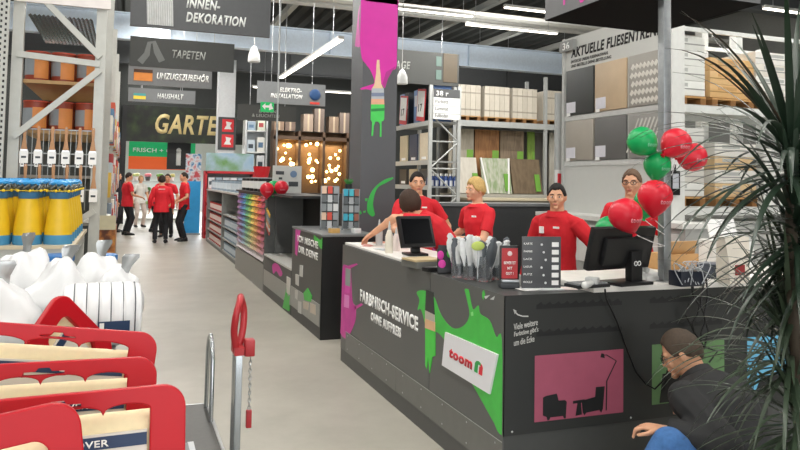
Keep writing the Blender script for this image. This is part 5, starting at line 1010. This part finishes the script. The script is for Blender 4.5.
t = thing('shelf_notice', 'white and red notice on the grey post left of the tile display', 'sign', (5.619, 8.6, 1.852)); t.location = (5.44, 8.45, 1.3); MB().box(0.0,0.1,-0.02,0.02,-1.3,1.6).build('post', RGREY, t); MB().box(-0.02,0.22,-0.035,-0.02,0.2,0.55).build('notice', M('#dcdcda'), t); MB().box(0.02,0.18,-0.038,-0.035,0.3,0.5).build('red_panel', M('#c9303a'), t)

# ================================================================ white pallet racks at the right
t = thing('white_pallet_rack', 'white steel pallet rack with boxed goods behind the tile display', 'rack', (0,0,0)); WY = 8.2; WS = M('#e3e6e4', 0.4)
for x in (6.9, 10.0, 12.9):
    for y in (WY, WY+1.05): MB().box(x-0.05, x+0.05, y-0.05, y+0.05, 0, 4.0).build('upright', WS, t)
for z in (1.25, 2.72):
    for y in (WY, WY+1.05): MB().box(6.9, 12.9, y-0.03, y+0.03, z, z+0.1).build('beam', WS, t)
    MB().box(6.9, 12.9, WY, WY+1.05, z+0.09, z+0.12).build('deck', M('#c9cbc8'), t)
for y in (WY, WY+1.05): MB().box(6.9, 12.9, y-0.02, y+0.02, 3.9, 3.96).build('top_rail', WS, t)
for x in (6.9, 10.0, 12.9): b = MB(); b.tube([(x, WY, 3.0), (x, WY+1.05, 3.85)], 0.02, 6); b.build('brace', WS, t)
for x in (9.0, 9.75): MB().box(x-0.07, x+0.07, WY+1.25, WY+1.4, 0, 4.3).build('roof_post', M('#dadcda'), t)
pal2 = dup(pal, (7.52, WY+0.52, 2.84), 0, 'wooden pallet under the left stack of white boxes on the white rack', 'pallets on the white rack'); dup(pal, (8.44, WY+0.52, 2.84), 0, 'wooden pallet under the tan boxes on the white rack', 'pallets on the white rack'); dup(pal, (9.38, WY+0.52, 2.84), 0, 'wooden pallet under the right white stack on the white rack', 'pallets on the white rack')
dup(pal, (7.5, WY+0.52, 1.37), 0, 'wooden pallet on the lower level at the left end of the white rack', 'pallets on the white rack'); dup(pal, (8.5, WY+0.52, 1.37), 0, 'wooden pallet on the lower level in the middle of the white rack', 'pallets on the white rack')
def boxes(x, z, n, cols, what, w=0.8, d=0.8, h=0.2, stripes=True):
    for k in range(n):
        p = thing('goods_box', '%s box from the bottom, %s' % (ORD[k], what), 'box', (x, WY+0.52, z+h*k), 0, 'boxes in the ' + what); MB().box(-w/2,w/2,-d/2,d/2,0.004,h).build('box_body', M(cols[k % len(cols)], 0.55, noise=0.05), p, bevel=0.006); b = MB(); b.box(-w/2-0.002,w/2+0.002,-d/2-0.003,-d/2,h*0.42,h*0.5); b.build('strap', M('#9b9c99' if stripes else '#a5824e'), p); MB().box(-w*0.32,w*0.1,-d/2-0.003,-d/2,h*0.6,h*0.85).build('print', M('#b9bcb9' if stripes else '#c9a06a'), p)
boxes(7.52, 2.98, 4, ('#eceeea', '#e2e4e0'), 'top left white stack on the white rack', h=0.22); boxes(8.44, 2.98, 3, ('#d9b27c', '#dfbb88'), 'tan stack on the white rack', w=0.85, h=0.2, stripes=False); boxes(9.38, 2.98, 4, ('#e6e2d8', '#eeede8'), 'top middle white stack on the white rack', w=0.95, h=0.19); boxes(10.9, 2.86, 3, ('#e9ebe8',), 'far right white stack on the white rack', w=1.2, h=0.24)
boxes(7.5, 1.51, 5, ('#e4e5e1', '#d3d1ca'), 'lower left stack on the white rack', h=0.2); boxes(8.5, 1.51, 4, ('#d8bb90', '#e6e4de'), 'lower middle stack on the white rack', h=0.2); boxes(9.5, 1.38, 4, ('#e1e2de',), 'lower right stack on the white rack', w=0.9, h=0.22); boxes(7.4, 0.004, 5, ('#cfd1cd', '#bfb8aa'), 'left floor stack under the white rack', w=1.1, h=0.23); boxes(9.0, 0.004, 5, ('#cfd1cd',), 'right floor stack under the white rack', w=1.3, h=0.23)
t = thing('hanging_tag', 'small black framed price tag beside the steel pole', 'tag', (5.49, 6.2, 1.689)); MB().box(-0.06,0.06,-0.01,0.01,-0.13,0.13).build('tag_frame', BLACK, t); MB().box(-0.04,0.04,-0.013,-0.01,-0.06,0.1).build('tag_sheet', M('#b9bcc4'), t); MB().box(-0.01,0.01,-0.005,0.005,0.13,0.2).build('tag_hook', BLACK, t)

# ================================================================ dragon tree in the foreground
t = thing('dragon_tree', 'large dragon tree with arching dark green strap leaves in the right foreground', 'plant', (2.47, 2.10, 0)); 
MB().lathe([(0.16,0),(0.2,0.36),(0.21,0.4),(0.185,0.4),(0.18,0.36),(0.0,0.36)], seg=28).build('pot', M('#3a3c3e', 0.5), t); 
H1, H2, H3 = V((-0.02, 0.02, 1.80)), V((0.06, 0.10, 1.02)), V((0.17, -0.02, 1.50))
MB().tube([(0,0,0.34),(0.02,0.02,0.8),(-0.01,0.03,1.3),H1], [0.03,0.027,0.024,0.02], 10).build('stem', M('#463d31', 0.8, noise=0.3, scale=40, bump=0.4), t); MB().tube([(0.05,0.02,0.34),(0.07,0.07,0.7),H2], [0.024,0.022,0.018], 10).build('stem', M('#463d31', 0.8, noise=0.3, scale=40, bump=0.4), t); MB().tube([(0.08,-0.04,0.34),(0.14,-0.03,0.9),H3], [0.024,0.022,0.018], 10).build('stem', M('#463d31', 0.8, noise=0.3, scale=40, bump=0.4), t)
def crown(o, n, L0, L1, w, upb, droop, seed, mat, nm):
    rnd = random.Random(seed); b = MB()
    for k in range(n):
        a = 2.399*k + rnd.uniform(-0.3, 0.3); f = k/n; e = upb + (1.35-upb)*f**1.3 + rnd.uniform(-0.2, 0.2); L = rnd.uniform(L0, L1); d = V((math.cos(a)*math.cos(e), math.sin(a)*math.cos(e), math.sin(e))); p = V(o) + V((0,0,-0.12+0.18*f)) + d*0.02
        sd = V((-math.sin(a), math.cos(a), 0)); rings = []; ns = 9; st = L/ns; dr = droop*rnd.uniform(0.6, 1.4)*(1.1-0.6*f)
        for i in range(ns+1):
            u_ = i/ns; ww = w*(0.55+0.45*min(1, u_*5))*(1-u_**2.2)+0.0012; nn = sd.cross(d).normalized()
            rings.append([p - sd*ww, p - nn*ww*0.28, p + sd*ww, p - nn*ww*0.28 + nn*0.0015]); p = p + d*st; d = (d + V((0,0,-dr*st*(0.4+1.6*u_)))).normalized()
        b.loft(rings)
    b.build(nm, mat, t, ang=80)
LF = M('#26382a', 0.35, noise=0.35, scale=6, spec=0.6); LF2 = M('#3c4b39', 0.38, noise=0.4, scale=6, spec=0.6)
crown(H1, 95, 0.45, 0.70, 0.014, -0.35, 1.9, 11, LF, 'foliage'); crown(V((0.12,0.1,1.28)), 90, 0.28, 0.46, 0.010, -0.6, 2.6, 15, LF2, 'foliage'); crown(V((0.0,0.02,1.5)), 100, 0.3, 0.55, 0.011, -0.6, 2.4, 16, LF, 'foliage'); crown(V((0.03,0.05,0.78)), 80, 0.3, 0.55, 0.009, -0.5, 2.6, 17, LF2, 'foliage'); crown(H2, 115, 0.30, 0.62, 0.0095, -0.5, 2.6, 12, LF2, 'foliage'); crown(H3, 110, 0.35, 0.56, 0.011, -0.5, 2.2, 13, LF, 'foliage')
# ================================================================ left rack with cans and brushes
t = thing('brush_rack', 'pale grey rack end with diagonal braces, paint cans and hanging brushes', 'rack', (0,0,0)); RX0, RX1, RYY = -1.065, -0.305, 8.0
for x, w in ((RX0, 0.10), (RX1, 0.10)):
    for y in (RYY, RYY+2.7, RYY+5.4, RYY+8.1, RYY+10.8):
        if x == RX0 and y > 9: continue
        MB().box(x-w/2, x+w/2, y-0.04, y+0.04, 0, 4.2).build('upright', RACK, t)
def beam2(a, c, w=0.06):
    b = MB()
    a, c = V(a), V(c); d = (c-a).normalized(); a.y = c.y = RYY-0.08; n = V((0,1,0)).cross(d).normalized(); b.prism([a+n*w/2, c+n*w/2, c-n*w/2, a-n*w/2], (0,0.035,0)); b.build('brace', RACK, t)
for p, q in (((RX0, RYY-0.04, 3.62), (RX1, RYY-0.04, 2.86)), ((RX0, RYY-0.04, 2.84), (RX1, RYY-0.04, 2.79)), ((RX1, RYY-0.04, 2.73), (RX0, RYY-0.04, 2.02)), ((RX0, RYY-0.04, 0.75), (RX1, RYY-0.04, 1.3))): beam2(p, q)
MB().box(RX0-0.02, RX1+0.08, RYY-0.09, RYY-0.06, 3.36, 3.85).build('header_board', M('#e6dfdc', 0.5), t)
b = MB(); b.loft([[V((RX0+0.05+0.6*i/30+0.02, y, 3.26+0.018*(i % 2))) for i in range(31)] for y in (RYY+0.06, RYY+1.75)], cap=False, closed=False); b.build('metal_deck', M('#8fa3ad', 0.25, 0.6), t, smooth=False)
MB().box(RX0+0.05, RX1-0.05, RYY+0.06, RYY+2.6, 2.575, 2.61).build('wood_shelf', M('#b08d5e', 0.6, noise=0.15), t); MB().box(RX0+0.05, RX1-0.05, RYY+0.06, RYY+2.6, 2.07, 2.1).build('wood_shelf', M('#b08d5e', 0.6, noise=0.15), t)
for z in (1.62, 1.14, 0.5): MB().box(RX0+0.05, RX1-0.05, RYY+0.06, RYY+2.6, z, z+0.03).build('wood_shelf', M('#a8a49a', 0.6), t)
MB().box(RX0+0.05, RX1-0.05, RYY+1.9, RYY+1.93, 0.2, 3.2).build('back_panel', M('#4f524f', 0.7), t)
b = MB()
for z in (2.10, 1.86, 1.74, 1.50): b.box(RX0+0.04, RX1-0.04, RYY-0.02, RYY-0.01, z, z+0.012)
for k in range(13): b.box(RX0+0.06+0.05*k, RX0+0.066+0.05*k, RYY-0.01, RYY-0.004, 1.3, 2.1)
b.build('wire_grid', M('#9da09e', 0.4, 0.5), t)
for k in range(4):
    for z in (0.52, 1.3, 2.1): MB().box(RX0, RX1, RYY+2.74+2.7*k, RYY+5.36+2.7*k, z, z+0.05).build('shelf', RACK, t)
pc, u = can(0.118, 0.31, M('#8f3a24', 0.45), M('#b8442c', 0.4), M('#8d949a', 0.5)), []
q = MB(); q.loft([[V((0.1205*math.cos(s), 0.1205*math.sin(s), z)) for s in [-PI*0.55+PI*0.4*i/8 for i in range(9)]] for z in (0.03, 0.24)], cap=False, closed=False); q.build('orange_label', M('#d88a48', 0.5), pc)
for lv, z in enumerate((2.612, 2.102)):
    for k in range(3):
        for r_ in range(2): place(pc, u, (-0.915+0.245*k, RYY+0.3+0.3*r_, z), 0, '%s red brown can from the left, %s row, %s wood shelf' % (ORD[k], ('front', 'rear')[r_], ('upper', 'lower')[lv]), 'red brown cans on the rack')
br, u = None, []
for lv, zt in enumerate((2.135, 1.755)):
    for k in range(6):
        x = -0.965 + 0.1245*k + (0.02 if lv else 0)
        if br is None:
            br = thing('flat_brush', 'x', 'paintbrush'); b = MB(); b.loft([[V((a*w, c*0.006, z)) for a, c in ((-1,-1),(1,-1),(1,1),(-1,1))] for z, w in ((0, 0.011), (-0.03, 0.016), (-0.12, 0.012), (-0.2, 0.022), (-0.235, 0.03))]); b.build('handle', M('#b98a62', 0.5), br, bevel=0.003); MB().box(-0.032, 0.032, -0.008, 0.008, -0.25, -0.235).build('ferrule', STEEL, br); MB().box(-0.038, 0.038, -0.011, 0.009, -0.37, -0.25).build('paper_sleeve', PAPER, br); MB().box(-0.022, 0.022, -0.0125, -0.011, -0.32, -0.30).build('print', M('#4a4f55'), br); MB().cone((0, -0.01, -0.012), 0.003, (0, 0.045, -0.012), 0.003, 6).build('hook', STEEL, br)
        place(br, u, (x, RYY-0.06, zt), 0, '%s wooden handled flat brush from the left in the %s hanging row' % (ORD[k], ('upper', 'lower')[lv]), 'flat brushes on the rack end')
for k in range(6):
    p = thing('hang_tag', ORD[k] + ' small white price tag from the left between the brush rows', 'tag', (-0.975+0.125*k, RYY-0.075, 1.73), 0, 'price tags between the brush rows'); MB().box(-0.016, 0.016, 0, 0.005, 0, 0.05).build('tag', PAPER, p); MB().box(-0.01, 0.01, -0.001, 0, 0.015, 0.03).build('tag_print', MID, p)
cl = ('#c9553a', '#e0e1de', '#7f8d9a', '#d8b24a', '#b7c4cc', '#a83a3a', '#e9e4d8', '#5c7f9f'); n = 0
for k in range(4):
    for lv, z in enumerate((0.572, 1.352, 2.152)):
        for j in range(4):
            p = thing('shelf_carton', '%s carton in bay %s, %s shelf along left aisle' % (ORD[j], ('one', 'two', 'three', 'four')[k], ('lower', 'middle', 'upper')[lv]), 'box', (RX1-0.2, RYY+3.1+2.7*k+0.62*j, z), 0, 'cartons in the left aisle rack'); hh = 0.35+0.3*((j*7+lv*3+k) % 3)/2
            MB().box(-0.3, 0.28, -0.27, 0.27, 0, hh).build('carton_body', M(cl[(k*5+lv*3+j) % 8], 0.6), p, bevel=0.005); MB().box(0.28, 0.283, -0.2, 0.15, hh*0.3, hh*0.7).build('carton_label', M(cl[(k+lv+j*3+2) % 8]), p); n += 1
t = thing('perforated_post', 'perforated pale steel rack post at the far left edge', 'post', (-1.165, 7.75, 0)); b = MB(); b.box(-0.045, 0.045, 0, 0.04, 0, 4.2); b.build('post', RACK, t); b = MB()
for k in range(70):
    for sx in (-0.02, 0.02): b.box(sx-0.009, sx+0.009, -0.002, 0, 0.3+0.055*k+(0.0275 if sx > 0 else 0), 0.325+0.055*k+(0.0275 if sx > 0 else 0))
b.build('perforations', BLACK, t)['kind'] = 'stuff'; MB().box(-0.07, 0.07, -0.03, 0.07, 0, 0.01).build('foot_plate', GALV, t)
t = thing('floor_display', 'brown and orange picture display box on the floor at the left aisle edge', 'display', (-0.40, 10.5, 0)); MB().box(-0.25, 0.27, 0, 1.35, 0, 0.93).build('box_body', ramp_mat('fire_pictures', [(0.3, '#2c1a12'), (0.45, '#6b3a22'), (0.55, '#c9803a'), (0.7, '#8a9a4a')], scale=4.5), t); MB().box(-0.25, 0.27, 0, 0.03, 0.93, 1.12).build('header', M('#d8cfae'), t); MB().box(-0.27, 0.29, -0.02, 1.37, 0, 0.04).build('plinth', M('#3a2c24'), t)

# ---------------------------------------------------------------- table with yellow and blue tubs
TZ = 1.125; t = thing('display_table', 'pale wood topped grey steel table carrying the yellow tubs', 'table', (0,0,0))
MB().box(-1.62, -0.36, 5.98, 7.8, TZ-0.025, TZ).build('table_top', M('#cfc2a6', 0.5, noise=0.08), t); MB().box(-1.60, -0.38, 6.0, 7.78, TZ-0.11, TZ-0.025).build('apron', RACK, t)
for x in (-1.54, -0.44):
    for y in (6.06, 7.72): MB().box(x-0.06, x+0.06, y-0.06, y+0.06, 0, TZ-0.11).build('leg', RACK, t)
MB().box(-1.5, -0.5, 6.1, 7.7, 0.8, 0.83).build('lower_shelf', M('#8f918d'), t)
YT, BT = M('#e3ba22', 0.4, noise=0.08), M('#4a8fb8', 0.45); tb, u = None, []
for r_ in range(6):
    for k in range(4):
        if tb is None:
            tb = thing('yellow_tub', 'x', 'tub'); MB().lathe([(0.1,0),(0.102,0.005),(0.1,0.072),(0.0,0.072)], seg=28).build('blue_base', BT, tb); MB().lathe([(0.099,0.072),(0.097,0.12),(0.085,0.22),(0.071,0.31),(0.068,0.345),(0.0,0.346)], seg=28).build('tub_body', YT, tb); MB().lathe([(0.07,0.345),(0.074,0.355),(0.076,0.395),(0.0,0.397)], seg=28).build('blue_rim', M('#3a6f96', 0.4), tb)
            b = MB(); rnd = random.Random(2)
            for i in range(10):
                a = 0.63*i; b.tube([(0.06*math.cos(a), 0.06*math.sin(a), 0.39), (0.085*math.cos(a+0.2), 0.085*math.sin(a+0.2), 0.425), (0.075*math.cos(a+0.7), 0.075*math.sin(a+0.7), 0.45)], 0.009, 6)
            b.build('grey_clips', M('#6a6d66', 0.4, 0.3), tb); b = MB()
            for i in range(6): a = 1.047*i+0.3; b.sph((0.09*math.cos(a), 0.09*math.sin(a), 0.405), 0.011, 8, 6)
            b.tube([(0.09*math.cos(a), 0.09*math.sin(a), 0.405) for a in [2*PI*i/24 for i in range(25)]], 0.003, 6); b.build('yellow_knobs', M('#f0cc2a'), tb); b = MB(); b.lathe([(0.04,0.44),(0.078,0.452),(0.08,0.47),(0.055,0.487),(0.0,0.49)], seg=20); rnd = random.Random(3)
            for v in b.bm.verts: v.co += V((rnd.uniform(-1,1), rnd.uniform(-1,1), rnd.uniform(-1,1)))*0.008
            b.build('blue_cover', M('#3f9ad8', 0.4), tb)
        place(tb, u, (-0.485-0.212*k, 6.13+0.27*r_, TZ), 0.4*k+r_, '%s yellow and blue tub from the right, %s row on the wood topped table' % (ORD[k], ('front', 'second', 'third', 'fourth', 'fifth', 'rearmost')[r_]), 'yellow tubs on the table')

# ---------------------------------------------------------------- bin of white fleece rolls and sacks
t = thing('fleece_bin', 'grey display bin under the white sacks and rolls', 'bin', (0,0,0)); MB().box(-1.35, -0.04, 2.62, 3.95, 0.05, 1.02).build('bin_body', M('#8d9092', 0.45), t); MB().box(-1.37, -0.02, 2.6, 3.97, 0.99, 1.03).build('rim', M('#b5b8b8', 0.4, 0.3), t); MB().box(-1.3, -0.1, 2.7, 3.9, 0, 0.05).build('plinth', M('#3a3c3e'), t)
WP = M('#e0e1e2', 0.3, noise=0.04, scale=8, bump=0.25); SIL2 = M('#a4a7a6', 0.25, 0.5, noise=0.3)
def roll(p, L, r, label, rz=0.0, lab=True):
    t = thing('fleece_roll', label, 'roll', p, rz); rings = []
    for i in range(41):
        x = -L + L*i/40; e = min(1, (L*0.5 - abs(x+L*0.5))/0.05); rr = r*(0.86+0.14*math.sqrt(max(0,e))) if e < 1 else r; rr *= 1 - 0.035*max(0, math.cos(i*PI/3))**6
        if i in (0, 40): rr = r*0.4
        rings.append([V((x, rr*math.cos(s)*(1+0.02*math.sin(3*s+i*0.4)), r+rr*math.sin(s))) for s in [2*PI*k/24 for k in range(24)]])
    MB().loft(rings).build('roll_body', WP, t, ang=70); b = MB()
    for i in range(6, 40, 6): b.tube([(-L+L*i/40, r*0.972*math.cos(s), r+r*0.972*math.sin(s)) for s in [2*PI*k/24 for k in range(25)]], 0.0022, 5)
    b.build('dark_seams', M('#55595c'), t)
    if lab:
        b = MB(); b.loft([[V((x, -r*1.03*math.cos(s), r+r*1.03*math.sin(s))) for x in (-0.15, -0.045)] for s in (-0.42,-0.3,-0.18,-0.06)], cap=False, closed=False); l = b.build('blue_label', NAVY, t); b = MB(); b.loft([[V((x, -r*1.04*math.cos(s), r+r*1.04*math.sin(s))) for x in (-0.145, -0.13)] for s in (-0.38,-0.24,-0.10)], cap=False, closed=False); b.build('label_mark', PAPER, l)
    return t
def sack(p, s, label, sd, rz=0.0, tilt=0.3):
    t = thing('white_sack', label, 'sack', p, rz); rnd = random.Random(sd); b = MB(); b.sph((0,0,s*0.42), (s*0.62, s*0.5, s*0.42), 24, 16)
    for v in b.bm.verts:
        k = v.co.copy(); v.co *= 1 + 0.10*math.sin(9*k.x/s+sd)*math.cos(8*k.z/s) + 0.05*math.sin(17*k.y/s+2*sd)
        if k.z > s*0.6: v.co.z += s*0.28*((k.z-s*0.6)/(s*0.24)); v.co.x *= 0.8; v.co.x += tilt*s*0.3*((k.z-s*0.6)/(s*0.24))
        v.co.z = max(0, v.co.z)
    b.build('sack_body', WP, t, ang=80); b = MB(); top = V((tilt*s*0.3, 0, s*1.02)); rings = []
    for u_, w in ((-0.12, 0.16), (0.0, 0.07), (0.14, 0.07), (0.30, 0.12), (0.36, 0.10)): rings.append([top + V((tilt*0.3*u_*s*2 + w*s*math.cos(a)*(1+0.4*math.sin(5*a)), 0.28*w*s*math.sin(a), u_*s)) for a in [2*PI*k/18 for k in range(18)]])
    b.loft(rings); b.build('gathered_neck', SIL2, t, ang=80); return t
roll((0.064, 2.88, 1.032), 0.27, 0.115, 'white ribbed roll with blue label at the right front of the bin', 0.05)
sack((-0.40, 2.84, 1.032), 0.23, 'white plastic sack at the front left of the bin, left of the ribbed roll', 9, 0.1, 0.1)
sack((-0.52, 3.22, 1.032), 0.26, 'white plastic sack with silver gathered neck at the left edge of the bin', 1, 0.2, -0.3); sack((-0.26, 3.25, 1.032), 0.24, 'white plastic sack with tall silver neck in the middle of the bin', 2, 0.5, 0.5)
sack((-0.05, 3.16, 1.032), 0.22, 'white plastic sack with dark silver neck behind the blue labelled roll', 3, -0.2, 0.7); sack((-0.13, 3.5, 1.032), 0.24, 'white plastic sack at the back right of the bin', 4, 0.4, 0.4); sack((-0.42, 3.6, 1.032), 0.26, 'white plastic sack at the back left of the bin', 5, 0.9, 0.2); sack((-0.80, 3.3, 1.032), 0.3, 'white plastic sack in the far left of the bin', 6, 0.3, 0.2)
for p, r, lb in (((-0.085, 3.82, 1.032), 0.05, 'small blue lidded tub at the back right corner of the bin'), ((-0.30, 3.84, 1.032), 0.07, 'dark blue tub standing behind the white sacks')):
    t = thing('blue_tub', lb, 'tub', p); MB().lathe([(r*0.9,0),(r,0.21),(r*0.2,0.21)], seg=20).build('tub_body', M('#1f3f66', 0.4), t); MB().lathe([(r*1.05,0.21),(r*1.05,0.235),(r*0.8,0.24),(0.0,0.24)], seg=20).build('lid', M('#2f6fae', 0.4), t)

# ---------------------------------------------------------------- red hanging trays with cream fleece packs
def plate(name, outer, holes, th, mat, parent, bev=0.0025):
    cu = bpy.data.curves.new('p', 'CURVE'); cu.dimensions = '2D'; cu.fill_mode = 'BOTH'; cu.extrude = th/2; cu.bevel_depth = bev; cu.bevel_resolution = 2
    for pts in [outer] + holes:
        s = cu.splines.new('POLY'); s.points.add(len(pts)-1); s.use_cyclic_u = True
        for q, p in zip(s.points, pts): q.co = (p[0], p[1], 0, 1)
    o = bpy.data.objects.new('p', cu); COL.objects.link(o); me = bpy.data.meshes.new_from_object(o.evaluated_get(bpy.context.evaluated_depsgraph_get())); bpy.data.objects.remove(o); bpy.data.curves.remove(cu)
    for v in me.vertices: v.co = V((v.co.x, -v.co.z, v.co.y))
    me.materials.clear(); me.materials.append(mat); me.name = name; me.polygons.foreach_set('use_smooth', [True]*len(me.polygons)); me.set_sharp_from_angle(angle=math.radians(35))
    return link(name, me, parent)
def rrect(x0, x1, z0, z1, r, n=8):
    o = []
    for cx, cz, a0 in ((x1-r, z1-r, 0), (x0+r, z1-r, PI/2), (x0+r, z0+r, PI), (x1-r, z0+r, 1.5*PI)):
        for i in range(n+1): a = a0 + PI/2*i/n; o.append((cx+r*math.cos(a), cz+r*math.sin(a)))
    return o
def scallop(x0, x1, z0, z1, n):
    o = [(x0, z0), (x1, z0), (x1, z1)]; w = (x1-x0)/n
    for k in range(n):
        for i in range(1, 10): o.append((x1-w*k-w/2+w/2*math.cos(PI*i/10), z1+0.016*math.sin(PI*i/10)))
        o.append((x1-w*(k+1), z1))
    return o[:-1] + [(x0, z1)]
REDT = M('#b60a1b', 0.4, noise=0.06, spec=0.35)
def tray(p, roll_, rz, label, W=0.5, H=0.40, win=(0.055, 0.085), sc=4, slot=True, txt=True):
    # origin at the top right corner of the red plate
    t = thing('red_hang_tray', label, 'paint roller pack', p, rz); t.rotation_euler = (math.radians(-6), roll_, rz)
    x0 = -W; wz = -win[1]-0.012
    holes = [scallop(-W+0.05, -win[0]-0.012, -H+0.06, wz, sc)] if sc else [rrect(-W+0.05, -win[0], -H+0.06, wz, 0.03)]
    if slot: holes.append([(-W/2-0.045,-0.027),(-W/2-0.045,-0.019),(-W/2-0.018,-0.018),(-W/2-0.012,-0.010),(-W/2+0.012,-0.010),(-W/2+0.018,-0.018),(-W/2+0.045,-0.019),(-W/2+0.045,-0.027)])
    pl = plate('red_plate', rrect(-W, 0, -H, 0, 0.045), holes, 0.014, REDT, t, 0.003)
    b = MB(); rings = []
    for z, w_, d_ in ((-H+0.02, 0.9, 0.6), (-H+0.05, 1, 1), (wz-0.045, 1, 1), (wz-0.02, 0.97, 0.8), (wz-0.012, 0.9, 0.4)): rings.append([V((-W/2 + (a*(W/2-win[0]+0.01))*w_ - 0.0, 0.014 + 0.03 + c*0.03*d_, z)) for a, c in ((-1,-1),(-0.5,-1.12),(0,-1),(0.5,-1.1),(1,-1),(1,1),(0.5,1.1),(0,1),(-0.5,1.1),(-1,1))])
    b.loft(rings); pk = b.build('fleece_pack', CREAM, t, ang=60)
    MB().box(-W+win[0]+0.02, -win[0]-0.02, 0.004, 0.010, -H+0.07, wz-0.045).build('paper_label', M('#d8d3c9', 0.5), pk); MB().box(-W+win[0]+0.02, -win[0]-0.02, 0.002, 0.0045, wz-0.075, wz-0.05).build('navy_stripe', NAVY, pk)
    if txt: text(pk, 'COVER', (-W/2+0.015, 0.0015, wz-0.07), 0.085, 0.014, mat=PAPER, bold=0.02, thick=0.0008); text(pk, 'Vlies 25 cm', (-W/2+0.03, 0.0035, wz-0.11), 0.07, 0.010, mat=NAVY, bold=0.0, thick=0.0008); text(pk, '50 x 60', (-W/2-0.05, 0.0035, wz-0.15), 0.06, 0.010, mat=NAVY, bold=0.0, thick=0.0008)
    b = MB()
    b.tube([(-0.05, 0.01, -0.05-0.08), (-0.04, 0.02, -0.15), (-0.045, 0.03, -0.19)], 0.006, 8); b.build('pink_loop', M('#d8485a', 0.4), t)
    return t
tray((-0.073, 1.46, 1.242), -0.12, 0.12, 'nearest red tray at lower left corner of the picture', sc=0, win=(0.05,0.04), slot=False)
tray((0.131, 1.66, 1.2), -0.01, 0.02, 'second nearest red tray, showing navy striped cream pack', sc=4, win=(0.055, 0.03))
tray((0.081, 1.9, 1.206), 0.0, -0.05, 'third red tray with wide scalloped window and white slot', sc=4, win=(0.05, 0.03))
tray((0.093, 2.12, 1.217), 0.13, 0.02, 'farthest upright red tray with rounded right corner', sc=3, win=(0.055, 0.03))
q = tray((-0.183, 2.46, 1.295), -0.80, 0.9, 'red tray tilted on its corner behind the upright red trays', W=0.2, H=0.3, sc=0, win=(0.04,0.04), slot=False, txt=False)
t = thing('tray_bin', 'grey wire bin holding the red trays', 'bin', (0,0,0)); MB().box(-0.75, 0.22, 1.32, 2.56, 0.08, 0.76).build('bin_body', M('#7d8082', 0.5), t); b = MB()
for z in (0.2, 0.4, 0.6, 0.74): b.box(-0.77, 0.24, 1.30, 1.32, z, z+0.015); b.box(0.22, 0.24, 1.3, 2.58, z, z+0.015)
b.build('wire_rails', STEEL, t); MB().box(-0.7, 0.18, 1.38, 2.5, 0, 0.08).build('plinth', M('#3a3c3e'), t)

# ---------------------------------------------------------------- flatbed trolley
t = thing('flatbed_trolley', 'flatbed trolley with dark deck, steel hoops and red hoop handle', 'trolley', (0,0,0))
MB().box(-0.02, 0.49, 2.98, 4.58, 0.255, 0.28).build('deck', M('#5a5a57', 0.55, noise=0.15, scale=40), t); b = MB(); b.tube([(-0.02,2.98,0.27),(0.497,2.98,0.27),(0.497,4.585,0.27),(-0.02,4.585,0.27),(-0.02,2.98,0.27)], 0.014, 8); b.build('edge_rail', M('#c9cbcc', 0.35, 0.6), t)
MB().tube([(0.485,4.50,0.28),(0.485,4.49,0.62),(0.485,4.45,0.70),(0.485,4.36,0.735),(0.485,4.28,0.70),(0.485,4.24,0.62),(0.485,4.23,0.28)], 0.013, 10).build('rear_hoop', M('#b9bdbf', 0.25, 0.9), t)
HX, HY = 0.500, 3.40
for dy in (-0.03, 0.03): MB().box(HX-0.016, HX+0.016, HY+dy-0.026, HY+dy+0.026, 0.255, 0.865).build('handle_post', M('#a5abae', 0.25, 0.85), t, bevel=0.004)
pts = [(HX-0.008, HY-0.03, 0.86), (HX-0.026, HY-0.055, 0.95), (HX-0.022, HY-0.07, 1.03), (HX-0.006, HY-0.05, 1.085), (HX+0.006, HY, 1.105), (HX+0.018, HY+0.05, 1.085), (HX+0.034, HY+0.07, 1.03), (HX+0.03, HY+0.055, 0.95), (HX+0.008, HY+0.03, 0.86)]
MB().tube(smooth_pts(pts), 0.016, 10).build('red_hoop', M('#b02a30', 0.35), t); MB().box(HX-0.022, HX+0.022, HY-0.06, HY+0.06, 0.85, 0.885).build('red_collar', M('#b02a30', 0.35), t)
cb = MB().box(HX+0.03, HX+0.075, HY-0.03, HY+0.03, 0.835, 0.91).build('coin_lock', M('#b02a30', 0.4), t, bevel=0.006); b = MB()
for k in range(14): b.tube([V((HX+0.058+0.006*math.cos(a)*(1 if k % 2 else 0.2), HY-0.01+0.006*math.cos(a)*(0.2 if k % 2 else 1), 0.82-0.017*k+0.011*math.sin(a))) for a in [2*PI*i/8 for i in range(9)]], 0.0022, 5)
b.build('chain', STEEL, cb); MB().box(HX+0.045, HX+0.07, HY-0.022, HY+0.002, 0.51, 0.59).build('chain_key', M('#b02a30', 0.4), cb, bevel=0.004)
for x in (0.04, 0.43):
    for y in (3.1, 4.46):
        w_ = MB().cone((x-0.02, y, 0.08), 0.08, (x+0.02, y, 0.08), 0.08, 20).build('wheel', M('#2a2a2a', 0.6), t); MB().box(x-0.035, x+0.035, y-0.02, y+0.02, 0.08, 0.255).build('fork', GALV, w_)
